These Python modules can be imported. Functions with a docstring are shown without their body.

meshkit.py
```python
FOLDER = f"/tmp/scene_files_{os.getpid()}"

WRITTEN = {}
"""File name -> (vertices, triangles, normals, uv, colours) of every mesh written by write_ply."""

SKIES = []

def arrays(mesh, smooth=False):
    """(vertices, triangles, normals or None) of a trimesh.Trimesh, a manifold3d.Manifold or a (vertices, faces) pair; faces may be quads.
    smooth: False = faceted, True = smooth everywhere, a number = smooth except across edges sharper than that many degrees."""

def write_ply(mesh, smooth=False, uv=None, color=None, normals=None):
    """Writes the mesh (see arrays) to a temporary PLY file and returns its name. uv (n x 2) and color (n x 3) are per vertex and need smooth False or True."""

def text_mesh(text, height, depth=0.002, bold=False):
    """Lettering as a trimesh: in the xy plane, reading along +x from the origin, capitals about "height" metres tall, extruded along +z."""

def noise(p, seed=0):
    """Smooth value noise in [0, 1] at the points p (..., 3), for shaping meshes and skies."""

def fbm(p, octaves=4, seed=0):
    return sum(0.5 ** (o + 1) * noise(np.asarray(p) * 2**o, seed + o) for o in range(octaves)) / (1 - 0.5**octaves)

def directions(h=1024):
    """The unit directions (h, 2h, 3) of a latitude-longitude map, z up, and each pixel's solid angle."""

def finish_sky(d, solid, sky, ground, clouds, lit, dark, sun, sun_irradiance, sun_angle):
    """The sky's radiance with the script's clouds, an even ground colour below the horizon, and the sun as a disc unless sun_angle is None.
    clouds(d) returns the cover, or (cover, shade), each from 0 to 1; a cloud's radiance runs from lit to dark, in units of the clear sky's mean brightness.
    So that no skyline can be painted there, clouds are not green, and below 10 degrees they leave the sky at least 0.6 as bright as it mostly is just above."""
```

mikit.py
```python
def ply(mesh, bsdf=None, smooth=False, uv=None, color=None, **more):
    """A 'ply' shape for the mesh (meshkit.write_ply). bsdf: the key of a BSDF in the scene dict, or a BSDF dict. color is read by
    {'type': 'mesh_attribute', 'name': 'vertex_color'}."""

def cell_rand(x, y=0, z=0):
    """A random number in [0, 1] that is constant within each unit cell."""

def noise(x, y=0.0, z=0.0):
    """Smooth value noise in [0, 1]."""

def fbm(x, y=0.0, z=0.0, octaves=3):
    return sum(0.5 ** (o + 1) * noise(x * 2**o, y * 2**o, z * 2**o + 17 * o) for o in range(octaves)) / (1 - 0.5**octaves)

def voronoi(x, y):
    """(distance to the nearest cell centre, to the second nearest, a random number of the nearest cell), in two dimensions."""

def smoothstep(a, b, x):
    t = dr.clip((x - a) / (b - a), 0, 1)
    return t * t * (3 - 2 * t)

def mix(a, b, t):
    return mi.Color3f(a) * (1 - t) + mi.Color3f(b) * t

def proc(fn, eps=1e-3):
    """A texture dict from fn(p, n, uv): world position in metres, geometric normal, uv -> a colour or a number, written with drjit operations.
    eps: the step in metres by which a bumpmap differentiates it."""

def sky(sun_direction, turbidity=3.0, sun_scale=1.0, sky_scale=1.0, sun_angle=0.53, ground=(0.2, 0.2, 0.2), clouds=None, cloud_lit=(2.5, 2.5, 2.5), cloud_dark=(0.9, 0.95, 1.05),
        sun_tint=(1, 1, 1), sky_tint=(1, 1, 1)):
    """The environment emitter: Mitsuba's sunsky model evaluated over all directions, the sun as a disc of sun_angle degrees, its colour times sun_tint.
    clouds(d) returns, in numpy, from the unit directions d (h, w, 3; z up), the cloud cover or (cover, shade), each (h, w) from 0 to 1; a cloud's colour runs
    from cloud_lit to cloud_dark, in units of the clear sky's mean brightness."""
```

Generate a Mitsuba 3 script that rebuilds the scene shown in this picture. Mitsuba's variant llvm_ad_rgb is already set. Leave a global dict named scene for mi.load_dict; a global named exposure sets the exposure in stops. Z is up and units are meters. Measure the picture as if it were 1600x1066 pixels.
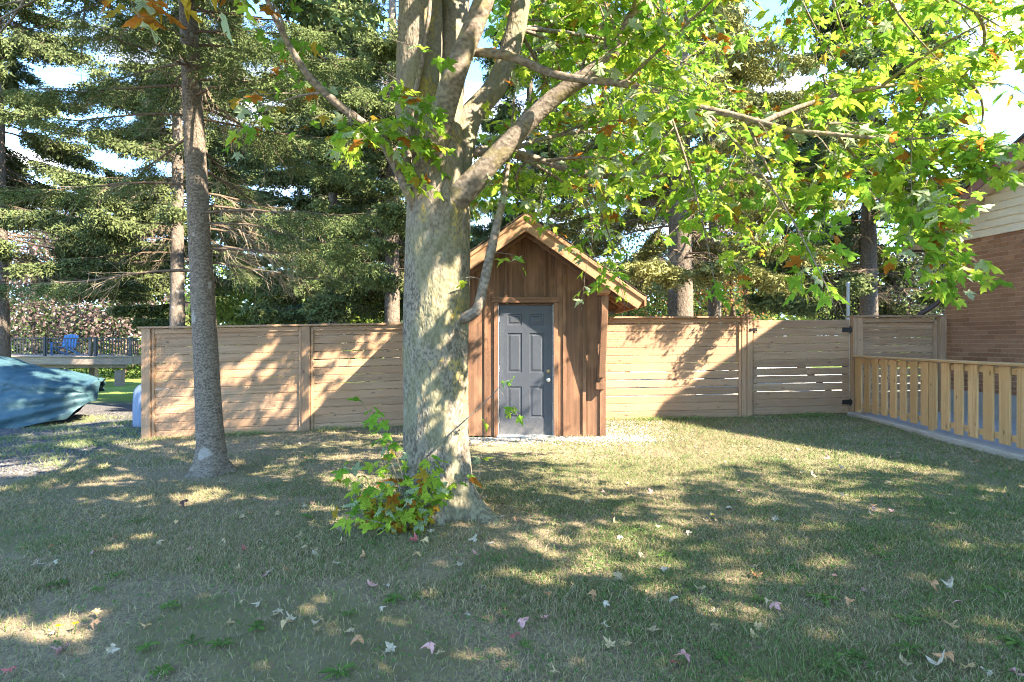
import math, random
import numpy as np
import drjit as dr
import mitsuba as mi
import mikit, meshkit
from mikit import noise, fbm, voronoi, cell_rand, smoothstep, mix
T = mi.ScalarTransform4f
rng = np.random.default_rng(7)
random.seed(7)
scene, labels = {}, {}

# ------------------------------------------------------------------ camera, sky, exposure
F_PX, CX, CY, EYE = 900.0, 800.0, 533.0, 1.48            # lens of the photograph in its own 1600 x 1066 pixels
scene['camera'] = {'type': 'perspective', 'fov': 2 * math.degrees(math.atan(800 / F_PX)), 'fov_axis': 'x', 'near_clip': 0.05, 'far_clip': 600.0,
                   'to_world': T().look_at(origin=[0, 0, EYE], target=[0, 10, EYE], up=[0, 0, 1])}
SUN = np.array([1.6, -1.0, 1.6]); SUN = SUN / np.linalg.norm(SUN)


def clouds(d):
    q = d / np.maximum(d[..., 2:], 0.06)
    a = meshkit.fbm(np.stack([q[..., 0] * 1.1, q[..., 1] * 1.6, q[..., 2] * 0], -1), 5, 3)
    b = meshkit.fbm(d * [5, 5, 9], 4, 9)
    cover = np.clip((a * 0.6 + b * 0.4 - 0.55) / 0.15, 0, 1) * np.clip(1.25 - 1.1 * d[..., 2], 0.25, 1)
    return cover * 0.75, np.zeros_like(cover) + 0.15


scene['sky'] = mikit.sky(SUN.tolist(), turbidity=1.4, sun_scale=0.76, sky_scale=1.12, ground=(0.16, 0.16, 0.1), clouds=clouds, cloud_lit=(2.9, 2.6, 2.3), cloud_dark=(1.7, 1.65, 1.6),
                         sky_tint=(0.84, 0.90, 0.98), sun_tint=(0.96, 1.0, 1.07))
exposure = 4.7

# ------------------------------------------------------------------ helpers


def P(px, py, d):
    """a point at depth d (metres) seen at a pixel of the photograph"""
    return np.array([(px - CX) / F_PX * d, d, EYE - (py - CY) / F_PX * d])


def nrm(v):
    v = np.asarray(v, float)
    return v / (np.linalg.norm(v, axis=-1, keepdims=True) + 1e-12)


def sst(a, b, x):
    t = np.clip((np.asarray(x, float) - a) / (b - a), 0, 1)
    return t * t * (3 - 2 * t)


def ground_z(x, y):
    x, y = np.asarray(x, float), np.asarray(y, float)
    z = -0.0316 * np.clip(-x - 0.5, 0, 9) + 0.004 * np.clip(x, 0, 9)
    z = z - 0.022 * np.clip(y - 12.5, 0, 14) * sst(3, -6, x)
    r2 = (x + 0.60) ** 2 + (y - 4.9) ** 2
    z = z + 0.06 * np.exp(-r2 / 0.75)
    q = np.stack([x, y, 0 * x], -1)
    z = z + 0.05 * (meshkit.fbm(q * 0.8, 3, 4) - 0.5) + 0.016 * (meshkit.fbm(q * 5, 3, 5) - 0.5)
    z = z + np.where(y > 60, 0, 0)
    return z


def key(name):
    if name not in USED:
        USED[name] = 1
        return name
    k = USED[name]
    USED[name] = k + 1
    return f'{name}_{k:03d}'


USED = {}


def thing(name, label, cat, group=None):
    k = key(name)
    labels[k] = {'label': label, 'category': cat}
    if group:
        labels[k]['group'] = group
    return k


def put(name, mesh, bsdf, parent=None, smooth=False, uv=None, color=None, kind=None, label=None):
    k = key(parent + '__' + name if parent else name)
    scene[k] = mikit.ply(mesh, bsdf, smooth=smooth, uv=uv, color=color)
    if kind or label:
        labels[k] = {}
        if kind:
            labels[k]['kind'] = kind
        if label:
            labels[k]['label'] = label
    return k


def structure(name, mesh, bsdf, label, **kw):
    k = put(name, mesh, bsdf, **kw)
    labels[k] = {'label': label, 'kind': 'structure', 'category': name.replace('_', ' ')}
    return k


def cat(ms):
    vs, fs, at = [], [], 0
    for v, f in ms:
        vs.append(v); fs.append(np.asarray(f) + at); at += len(v)
    return np.vstack(vs), np.vstack(fs)


def catc(ms):
    """(vertices, faces, colours) joined"""
    v, f = cat([(m[0], m[1]) for m in ms])
    return v, f, np.vstack([m[2] for m in ms])


# chamfered box topology, once
def _cham():
    from scipy.spatial import ConvexHull
    pts, idx = [], []
    for s in np.ndindex(2, 2, 2):
        s = np.array(s) * 2 - 1
        for k in range(3):
            p = s * 0.8; p[k] = s[k]
            pts.append(p); idx.append((s, k))
    pts = np.array(pts)
    f = []
    for tri, eq in zip(ConvexHull(pts).simplices, ConvexHull(pts).equations):
        a, b, c = pts[tri]
        f.append(tri if np.dot(np.cross(b - a, c - a), eq[:3]) > 0 else tri[::-1])
    return idx, np.array(f)


_IDX, _CF = _cham()
_S = np.array([s for s, k in _IDX], float)
_K = np.array([k for s, k in _IDX])
_BF = np.array([[0, 1, 3], [0, 3, 2], [4, 6, 7], [4, 7, 5], [0, 4, 5], [0, 5, 1], [2, 3, 7], [2, 7, 6], [0, 2, 6], [0, 6, 4], [1, 5, 7], [1, 7, 3]])
_BS = np.array([[x, y, z] for x in (-1, 1) for y in (-1, 1) for z in (-1, 1)], float)
_ID = [0]


def beam(p0, p1, w, t, wdir, bevel=0.004, pid=None):
    """a board from p0 to p1: width w along wdir, thickness t across both. Returns mesh, uv (length and width coordinates, with the board's number)"""
    p0, p1 = np.asarray(p0, float), np.asarray(p1, float)
    L = np.linalg.norm(p1 - p0); a = (p1 - p0) / L
    b = np.asarray(wdir, float); b = nrm(b - a * np.dot(a, b)); c = np.cross(a, b)
    h = np.array([L / 2, w / 2, t / 2])
    if bevel:
        q = _S * (h - bevel); q[np.arange(24), _K] += (_S * bevel)[np.arange(24), _K]; f = _CF
    else:
        q = _BS * h; f = _BF
    v = (p0 + p1) / 2 + q @ np.array([a, b, c])
    if pid is None:
        _ID[0] = (_ID[0] * 1 + 37) % 251
        pid = _ID[0]
    uv = np.stack([20.0 * pid + 10 + q[:, 0], 3 + q[:, 1] + q[:, 2]], 1)
    return (v, f), uv


def board(name, parent, p0, p1, w, t, wdir, bsdf, bevel=0.004, label=None, pid=None):
    m, uv = beam(p0, p1, w, t, wdir, bevel, pid)
    return put(name, m, bsdf, parent, uv=uv, label=label)


def boards(name, parent, items, bsdf, bevel=0.004, kind=None):
    ms = [beam(*i, bevel=bevel) for i in items]
    v, f = cat([m for m, _ in ms])
    return put(name, (v, f), bsdf, parent, uv=np.vstack([u for _, u in ms]), kind=kind)


def spline(pts, n):
    pts = np.asarray(pts, float)
    if len(pts) == 2:
        t = np.linspace(0, 1, n)[:, None]
        return pts[0] * (1 - t) + pts[1] * t
    from scipy.interpolate import CubicSpline
    d = np.concatenate([[0], np.cumsum(np.linalg.norm(np.diff(pts, axis=0), axis=1) ** 0.7)])
    return CubicSpline(d, pts)(np.linspace(0, d[-1], n))


def tube(path, rad, sides=8, cap=True, bump=None):
    """a swept round tube along path; rad per point; bump(theta, i, pts) gives a radius factor"""
    p = np.asarray(path, float); n = len(p)
    rad = np.broadcast_to(np.asarray(rad, float), (n,))
    t = nrm(np.gradient(p, axis=0))
    u = np.cross(t[0], [0, 1, 0.01] if abs(t[0][1]) < 0.9 else [1, 0, 0]); u = nrm(u)
    U = [u]
    for i in range(1, n):
        u = U[-1] - t[i] * np.dot(U[-1], t[i]); U.append(nrm(u))
    U = np.array(U); W = np.cross(t, U)
    th = np.arange(sides) * 2 * np.pi / sides
    ring = np.cos(th)[None, :, None] * U[:, None] + np.sin(th)[None, :, None] * W[:, None]
    R = rad[:, None] * np.ones(sides)
    if bump is not None:
        R = R * bump(p[:, None] + ring * R[..., None], ring, rad[:, None])
    v = (p[:, None] + ring * R[..., None]).reshape(-1, 3)
    i, j = np.meshgrid(np.arange(n - 1), np.arange(sides), indexing='ij')
    a, b, c, d = i * sides + j, i * sides + (j + 1) % sides, (i + 1) * sides + (j + 1) % sides, (i + 1) * sides + j
    f = np.vstack([np.stack([a, b, c], -1).reshape(-1, 3), np.stack([a, c, d], -1).reshape(-1, 3)])
    if cap:
        k = len(v)
        v = np.vstack([v, p[:1], p[-1:]])
        j = np.arange(sides)
        f = np.vstack([f, np.stack([j * 0 + k, (j + 1) % sides, j], -1), np.stack([j * 0 + k + 1, (n - 1) * sides + j, (n - 1) * sides + (j + 1) % sides], -1)])
    return v, f


def sticks(p0, p1, r0, r1):
    """many straight three-sided sticks at once"""
    p0, p1 = np.asarray(p0, float), np.asarray(p1, float); m = len(p0)
    t = nrm(p1 - p0)
    u = nrm(np.cross(t, np.where(np.abs(t[:, 2:]) < 0.9, [[0, 0, 1.0]], [[1.0, 0, 0]]))); w = np.cross(t, u)
    r0, r1 = np.broadcast_to(r0, (m,)), np.broadcast_to(r1, (m,))
    V = []
    for p, r in ((p0, r0), (p1, r1)):
        for k in range(3):
            a = 2 * math.pi * k / 3
            V.append(p + (u * math.cos(a) + w * math.sin(a)) * r[:, None])
    v = np.stack(V, 1).reshape(-1, 3)
    f = []
    for k in range(3):
        a, b = k, (k + 1) % 3
        f += [[a, b, b + 3], [a, b + 3, a + 3]]
    f = (np.array(f)[None] + 6 * np.arange(m)[:, None, None]).reshape(-1, 3)
    return v, f


def place(tv, tf, pos, R, s):
    """copies of a template (n,3) with frames R (m,3,3) whose rows are the images of x, y, z, scales s and positions"""
    v = np.einsum('nk,mkj->mnj', tv, R) * np.asarray(s)[:, None, None] + pos[:, None]
    f = (tf[None] + len(tv) * np.arange(len(pos))[:, None, None]).reshape(-1, 3)
    return v.reshape(-1, 3), f


def frames(ydir, zdir):
    y = nrm(ydir); x = nrm(np.cross(y, zdir)); z = np.cross(x, y)
    return np.stack([x, y, z], 1)


def mat(name, d):
    scene[name] = {'type': 'twosided', 'bsdf': d} if d['type'] in ('diffuse', 'principled', 'bumpmap') else d


def diffuse(c):
    return {'type': 'diffuse', 'reflectance': c}


def rgb(*c):
    return {'type': 'rgb', 'value': list(c)}


# ------------------------------------------------------------------ materials
def wood(light, dark, stain, grain=1.0, knots=1.0, grey=0.0):
    def fn(p, n, uv):
        k = dr.floor(uv.x / 20)
        L, W = uv.x - k * 20, uv.y
        tone = cell_rand(k, 3, 1)
        g = fbm(L * 1.6 + k * 3.1, W * 55, k * 1.7, 4)
        fine = noise(L * 7, W * 330, k)
        c = mix(dark, light, smoothstep(0.25, 0.75, g * 0.75 + fine * 0.25 * grain))
        c = mix(c, mi.Color3f(stain), 0.75 * tone * tone)
        d1, d2, r = voronoi(L * 2.6 + k * 7.3, W * 7 + k * 2.2)
        kn = smoothstep(0.06 + 0.10 * cell_rand(k, r * 50, 4), 0.03, d1) * dr.select(r > 0.72, 1.0, 0.0) * knots
        c = mix(c, mi.Color3f(dark) * 0.35, kn * 0.85)
        c = mix(c, mi.Color3f(0.36, 0.33, 0.29), grey * fbm(p.x * 2, p.y * 2, p.z * 3, 3))
        return c * (0.84 + 0.3 * cell_rand(k, 5, 2))
    return fn


mat('fence_wood', {'type': 'principled', 'base_color': mikit.proc(wood((0.44, 0.28, 0.162), (0.305, 0.175, 0.094), (0.40, 0.23, 0.125), grey=0.25)), 'roughness': 0.75, 'specular': 0.25})
mat('picket_wood', {'type': 'principled', 'base_color': mikit.proc(wood((0.57, 0.385, 0.20), (0.42, 0.26, 0.12), (0.52, 0.325, 0.15))), 'roughness': 0.7, 'specular': 0.3})
mat('barge_wood', {'type': 'principled', 'base_color': mikit.proc(wood((0.43, 0.25, 0.14), (0.30, 0.16, 0.085), (0.39, 0.215, 0.118), knots=0.4)), 'roughness': 0.65, 'specular': 0.3})


def shed_fn(p, n, uv):
    k = dr.floor(uv.x / 20)
    L, W = uv.x - k * 20, uv.y
    g = fbm(L * 1.2 + k * 3.1, W * 40, k * 1.7, 4)
    c = mix((0.125, 0.068, 0.041), (0.22, 0.12, 0.073), smoothstep(0.25, 0.75, g))
    blotch = fbm(p.x * 4, p.z * 2.5, k * 5, 3)
    c = mix(c, mi.Color3f(0.34, 0.19, 0.11), 0.5 * smoothstep(0.5, 0.75, blotch))
    c = mix(c, mi.Color3f(0.12, 0.075, 0.05), 0.5 * smoothstep(0.55, 0.3, fbm(L * 2, W * 6, k * 9, 3)))
    return c * (0.85 + 0.3 * cell_rand(k, 5, 2))


mat('shed_wood', {'type': 'principled', 'base_color': mikit.proc(shed_fn), 'roughness': 0.7, 'specular': 0.25})


def door_fn(p, n, uv):
    s = fbm(p.x * 6, p.y * 6, p.z * 3, 4)
    c = mix((0.042, 0.049, 0.064), (0.058, 0.066, 0.084), s)
    dust = smoothstep(0.35, 0.0, p.z) * fbm(p.x * 25, p.y, p.z * 18, 3)
    return mix(c, mi.Color3f(0.2, 0.185, 0.165), 0.6 * dust)


mat('door_paint', {'type': 'principled', 'base_color': mikit.proc(door_fn), 'roughness': 0.42, 'specular': 0.5})
mat('black_metal', {'type': 'principled', 'base_color': rgb(0.02, 0.02, 0.022), 'roughness': 0.4, 'metallic': 0.3})
mat('dark_paint', {'type': 'principled', 'base_color': rgb(0.024, 0.028, 0.038), 'roughness': 0.45})
mat('steel', {'type': 'principled', 'base_color': rgb(0.55, 0.55, 0.55), 'roughness': 0.3, 'metallic': 0.9})
mat('galvanised', {'type': 'principled', 'base_color': mikit.proc(lambda p, n, uv: mix((0.40, 0.43, 0.46), (0.55, 0.58, 0.60), noise(p.x * 30, p.y * 30, p.z * 8))), 'roughness': 0.45, 'metallic': 0.5})
mat('brass', {'type': 'principled', 'base_color': rgb(0.35, 0.27, 0.16), 'roughness': 0.35, 'metallic': 0.9})
mat('brown_metal', {'type': 'principled', 'base_color': rgb(0.055, 0.032, 0.026), 'roughness': 0.45})


def shingle_fn(p, n, uv):
    k = cell_rand(p.x * 6, p.y * 3.3, p.z * 7)
    return mix((0.05, 0.042, 0.037), (0.11, 0.095, 0.082), 0.5 * k + 0.5 * noise(p.x * 160, p.y * 160, p.z * 160))


mat('shingle', diffuse(mikit.proc(shingle_fn)))


def maple_bark(p, n, uv):
    a = fbm(p.x * 44, p.y * 44, p.z * 13, 4)
    b = fbm(p.x * 95, p.y * 95, p.z * 42, 3)
    up = smoothstep(1.9, 3.2, p.z)
    c = mix((0.115, 0.098, 0.078), (0.28, 0.25, 0.20), smoothstep(0.36, 0.62, a * 0.45 + b * 0.55))
    c = mix(c, mix((0.17, 0.145, 0.12), (0.33, 0.29, 0.245), b), up * 0.6)
    c = mix(c, mi.Color3f(0.225, 0.22, 0.12), 0.5 * smoothstep(0.4, 0.62, fbm(p.x * 5, p.y * 5, p.z * 2.2, 3)))
    li = smoothstep(0.56, 0.68, fbm(p.x * 7, p.y * 7 + 4, p.z * 3.4, 4)) * smoothstep(0.42, 0.6, b)
    li = li * smoothstep(0.6, 1.3, p.z) * smoothstep(0.34, 0.1, dr.abs(p.x + 0.60))
    c = mix(c, mi.Color3f(0.42, 0.315, 0.055), 0.8 * li)
    pale = smoothstep(0.60, 0.72, fbm(p.x * 16 + 9, p.y * 16, p.z * 9, 3)) * 0.10
    c = mix(c, mi.Color3f(0.46, 0.45, 0.40), pale * (1 - li))
    return mix(c, mi.Color3f(0.115, 0.095, 0.078), 0.6 * smoothstep(0.45, 0.0, p.z) * smoothstep(0.65, 0.35, a))


def maple_bump(p, n, uv):
    return fbm(p.x * 44, p.y * 44, p.z * 12, 4) + 0.5 * fbm(p.x * 95, p.y * 95, p.z * 40, 2)


mat('maple_bark', {'type': 'bumpmap', 'arbitrary': mikit.proc(maple_bump, 2e-3), 'scale': 0.016, 'bsdf': {'type': 'diffuse', 'reflectance': mikit.proc(maple_bark)}})


def limb_bark(p, n, uv):
    b = fbm(p.x * 40, p.y * 40, p.z * 40, 4)
    c = mix((0.14, 0.115, 0.095), (0.29, 0.25, 0.21), smoothstep(0.25, 0.75, b))
    li = smoothstep(0.54, 0.7, fbm(p.x * 9, p.y * 9, p.z * 9 + 3, 3))
    return mix(c, mi.Color3f(0.30, 0.26, 0.10), 0.35 * li)


mat('limb_bark', {'type': 'bumpmap', 'arbitrary': mikit.proc(lambda p, n, uv: fbm(p.x * 60, p.y * 60, p.z * 45, 3), 2e-3), 'scale': 0.006, 'bsdf': {'type': 'diffuse', 'reflectance': mikit.proc(limb_bark)}})


def spruce_bark(p, n, uv):
    a = fbm(p.x * 64, p.y * 64, p.z * 55, 4) * 0.82 + 0.18 * noise(p.x * 16, p.y * 16, p.z * 80 + 6 * noise(p.x * 9, p.y * 9, p.z * 7))
    d1, d2, r = voronoi(p.x * 40 + p.y * 27, p.z * 42)
    c = mix((0.115, 0.095, 0.077), (0.25, 0.212, 0.175), smoothstep(0.33, 0.64, a))
    c = mix(c, mi.Color3f(0.12, 0.10, 0.082), 0.4 * smoothstep(0.09, 0.0, d2 - d1))
    return mix(c, mi.Color3f(0.46, 0.44, 0.41), smoothstep(0.70, 0.78, fbm(p.x * 9 + 2, p.y * 9, p.z * 5 + 1.3, 3)) * 0.5)


mat('spruce_bark', {'type': 'bumpmap', 'arbitrary': mikit.proc(lambda p, n, uv: fbm(p.x * 45, p.y * 45, p.z * 20, 4), 2e-3), 'scale': 0.015, 'bsdf': {'type': 'diffuse', 'reflectance': mikit.proc(spruce_bark)}})
mat('twig_bark', diffuse(mikit.proc(lambda p, n, uv: mix((0.105, 0.078, 0.058), (0.20, 0.155, 0.12), noise(p.x * 30, p.y * 30, p.z * 30)))))
mat('dead_twig', diffuse(mikit.proc(lambda p, n, uv: mix((0.24, 0.19, 0.14), (0.45, 0.37, 0.28), noise(p.x * 6, p.y * 6, p.z * 6)))))
VC = {'type': 'mesh_attribute', 'name': 'vertex_color'}
mat('maple_leaf', {'type': 'principledthin', 'base_color': VC, 'roughness': 0.45, 'diff_trans': 1.1, 'eta': 1.35, 'spec_trans': 0.0})
mat('leafage', {'type': 'principledthin', 'base_color': VC, 'roughness': 0.6, 'diff_trans': 0.8, 'eta': 1.3, 'spec_trans': 0.0})
mat('needles', {'type': 'twosided', 'bsdf': {'type': 'diffuse', 'reflectance': VC}})
mat('grass_blade', {'type': 'principledthin', 'base_color': VC, 'roughness': 0.7, 'diff_trans': 0.5, 'eta': 1.3, 'spec_trans': 0.0})
mat('dry_leaf', {'type': 'twosided', 'bsdf': {'type': 'principled', 'base_color': VC, 'roughness': 0.6, 'specular': 0.3}})
mat('pebble', diffuse(VC))


def soil(p, n, uv):
    a = fbm(p.x * 1.3, p.y * 1.3, 0, 3)
    b = fbm(p.x * 45, p.y * 45, 1, 4)
    th = fbm(p.x * 160, p.y * 90, 2, 2)
    c = mix((0.125, 0.098, 0.074), (0.25, 0.205, 0.155), b)
    c = mix(c, mi.Color3f(0.33, 0.28, 0.17), 0.75 * smoothstep(0.42, 0.62, th))
    c = mix(c, mi.Color3f(0.10, 0.125, 0.04), 0.6 * smoothstep(0.45, 0.6, a) * smoothstep(0.3, 0.6, th))
    far = smoothstep(12.3, 14, p.y)
    lawn = mix((0.11, 0.17, 0.04), (0.22, 0.27, 0.08), fbm(p.x * 3, p.y * 3, 4, 4))
    c = mix(c, lawn, far)
    gr = smoothstep(-5.6, -6.6, p.x + 0.5 * (fbm(p.x * 2, p.y * 2, 7, 2) - 0.5)) * smoothstep(6.6, 7.6, p.y + 0.25 * p.x + 2.0) * smoothstep(19, 16.5, p.y)
    stone = mix((0.05, 0.05, 0.054), (0.20, 0.197, 0.195), cell_rand(p.x * 42, p.y * 36) * 0.6 + 0.4 * noise(p.x * 60, p.y * 60))
    return mix(c, stone, gr)


mat('soil', diffuse(mikit.proc(soil)))


def brick_fn(p, n, uv):
    k = dr.floor(uv.x / 20)
    r = cell_rand(k, 1, 1)
    c = mix((0.25, 0.125, 0.072), (0.36, 0.195, 0.115), r)
    return c * (0.75 + 0.5 * fbm(p.x * 60, p.y * 60, p.z * 90, 3))


mat('brick', diffuse(mikit.proc(brick_fn)))
mat('mortar', diffuse(mikit.proc(lambda p, n, uv: mix((0.42, 0.33, 0.26), (0.56, 0.45, 0.37), fbm(p.x * 40, p.y * 40, p.z * 40, 3)))))
mat('siding', {'type': 'principled', 'base_color': mikit.proc(lambda p, n, uv: mix((0.58, 0.49, 0.35), (0.66, 0.57, 0.42), fbm(p.x * 3, p.y * 3, p.z * 14, 3))), 'roughness': 0.5})
mat('fascia_brown', {'type': 'principled', 'base_color': mikit.proc(lambda p, n, uv: mix((0.16, 0.07, 0.05), (0.22, 0.10, 0.07), fbm(p.x * 9, p.y * 9, p.z * 9, 3))), 'roughness': 0.5})


def conc(p, n, uv):
    c = mix((0.33, 0.31, 0.28), (0.46, 0.44, 0.40), fbm(p.x * 4, p.y * 4, p.z * 4, 4))
    return c * (0.85 + 0.3 * noise(p.x * 140, p.y * 140, p.z * 140))


mat('concrete', diffuse(mikit.proc(conc)))
mat('parging', diffuse(mikit.proc(lambda p, n, uv: mix((0.30, 0.29, 0.275), (0.41, 0.40, 0.38), fbm(p.x * 5, p.y * 5, p.z * 5, 4)))))


def tarp_fn(p, n, uv):
    s = fbm(p.x * 1.6, p.y * 1.6, p.z * 2.4, 4)
    c = mix((0.028, 0.074, 0.094), (0.047, 0.106, 0.130), s)
    c = mix(c, mi.Color3f(0.09, 0.16, 0.17), 0.35 * smoothstep(0.55, 0.75, fbm(p.x * 5, p.y * 5, p.z * 7, 3)))
    return c * (0.93 + 0.14 * noise(p.x * 300, p.y * 300, p.z * 300))


def tarp_bump(p, n, uv):
    w = p.x * 2.2 + 2.4 * fbm(p.x * 1.3, p.y * 1.3, p.z * 1.6, 3)
    r1 = 1 - dr.abs(2 * noise(w * 1.1, p.z * 3.4 + p.x * 1.7, p.y * 2) - 1)
    r2 = 1 - dr.abs(2 * noise(p.x * 9, p.z * 11 + 3, p.y * 9) - 1)
    return r1 * r1 + 0.22 * r2


mat('tarp', {'type': 'twosided', 'bsdf': {'type': 'bumpmap', 'arbitrary': mikit.proc(tarp_bump, 4e-3), 'scale': 0.055, 'bsdf': {'type': 'principled', 'base_color': mikit.proc(tarp_fn), 'roughness': 0.6, 'sheen': 0.4}}})
mat('pale_tarp', {'type': 'twosided', 'bsdf': {'type': 'principled', 'base_color': rgb(0.17, 0.22, 0.31), 'roughness': 0.6}})
mat('deck_wood', {'type': 'principled', 'base_color': mikit.proc(wood((0.27, 0.21, 0.16), (0.17, 0.125, 0.095), (0.21, 0.16, 0.125), grey=0.2)), 'roughness': 0.8})
mat('blue_plastic', {'type': 'principled', 'base_color': rgb(0.035, 0.15, 0.34), 'roughness': 0.4})
mat('glass_dark', {'type': 'principled', 'base_color': rgb(0.012, 0.014, 0.018), 'roughness': 0.12, 'specular': 0.6})
mat('white_frame', {'type': 'principled', 'base_color': rgb(0.55, 0.56, 0.58), 'roughness': 0.5})
mat('pale_sheet', diffuse(mikit.proc(lambda p, n, uv: mix((0.36, 0.345, 0.31), (0.52, 0.50, 0.46), fbm(p.x * 9, p.y * 9, 0, 4)))))

# ------------------------------------------------------------------ the ground: one sheet, fine near the camera, out to the horizon
def grid(xs, ys):
    X, Y = np.meshgrid(xs, ys)
    v = np.stack([X, Y, ground_z(X, Y)], -1).reshape(-1, 3)
    nx, ny = len(xs), len(ys)
    i, j = np.meshgrid(np.arange(ny - 1), np.arange(nx - 1), indexing='ij')
    a = i * nx + j
    return v, np.vstack([np.stack([a, a + 1, a + nx + 1], -1).reshape(-1, 3), np.stack([a, a + nx + 1, a + nx], -1).reshape(-1, 3)])


xs = np.concatenate([[-300, -120, -60, -40, -28, -22], np.linspace(-17, -10, 15), np.linspace(-9.5, 9.5, 170), np.linspace(10, 16, 10), [20, 28, 40, 60, 120, 300]])
ys = np.concatenate([[-60, -20, -8, -3, 0, 1], np.linspace(1.6, 11.5, 115), np.linspace(11.7, 30, 60), [34, 40, 50, 70, 120, 300, 500]])
structure('ground', grid(xs, ys), 'soil', 'worn lawn ground with bare soil patches, falling away to a gravel strip on the left', smooth=True)

# ------------------------------------------------------------------ fences
FU, FN = np.array([0.9923, 0.1240, 0]), np.array([0.1240, -0.9923, 0])     # along the fence, and towards the camera
UP = np.array([0, 0, 1.0])


def FL(X, off, z):
    return np.array([X, 10.55 + 0.125 * X, z]) + off * FN


def fpx(px):
    x = (px - CX) / F_PX
    return 10.55 * x / (1 - 0.125 * x)


def lin(X, a, b):
    """height at X between the two points a and b"""
    return a[1] + (b[1] - a[1]) * (X - a[0]) / (b[0] - a[0])


def fence_bay(f, XA, XB, bot, top, n, gaps, name='plank'):
    """n horizontal planks between two posts; gaps: per seam, the open slot in metres"""
    h = [lin(XA, *top) - lin(XA, *bot), lin(XB, *top) - lin(XB, *bot)]
    for k in range(n):
        g = gaps[k] if k < len(gaps) else 0.003
        p = []
        for X, hh in ((XA, h[0]), (XB, h[1])):
            z0 = lin(X, *bot) + hh * k / n; z1 = lin(X, *bot) + hh * (k + 1) / n - g
            p.append(((z0 + z1) / 2, z1 - z0))
        dz = rng.normal(0, 0.0012); off = rng.normal(0, 0.002)
        board(name, f, FL(XA, off, p[0][0] + dz), FL(XB, off + rng.normal(0, 0.0015), p[1][0] + rng.normal(0, 0.0012)), (p[0][1] + p[1][1]) / 2, 0.026, UP, 'fence_wood', bevel=0.0075)


def fence_post(f, X, bot, top, w=0.10, off=0.0, name='post', t=0.10):
    return board(name, f, FL(X, off, lin(X, *bot) - 0.06), FL(X, off, lin(X, *top)), w, t, FU, 'fence_wood', bevel=0.005)


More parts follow.
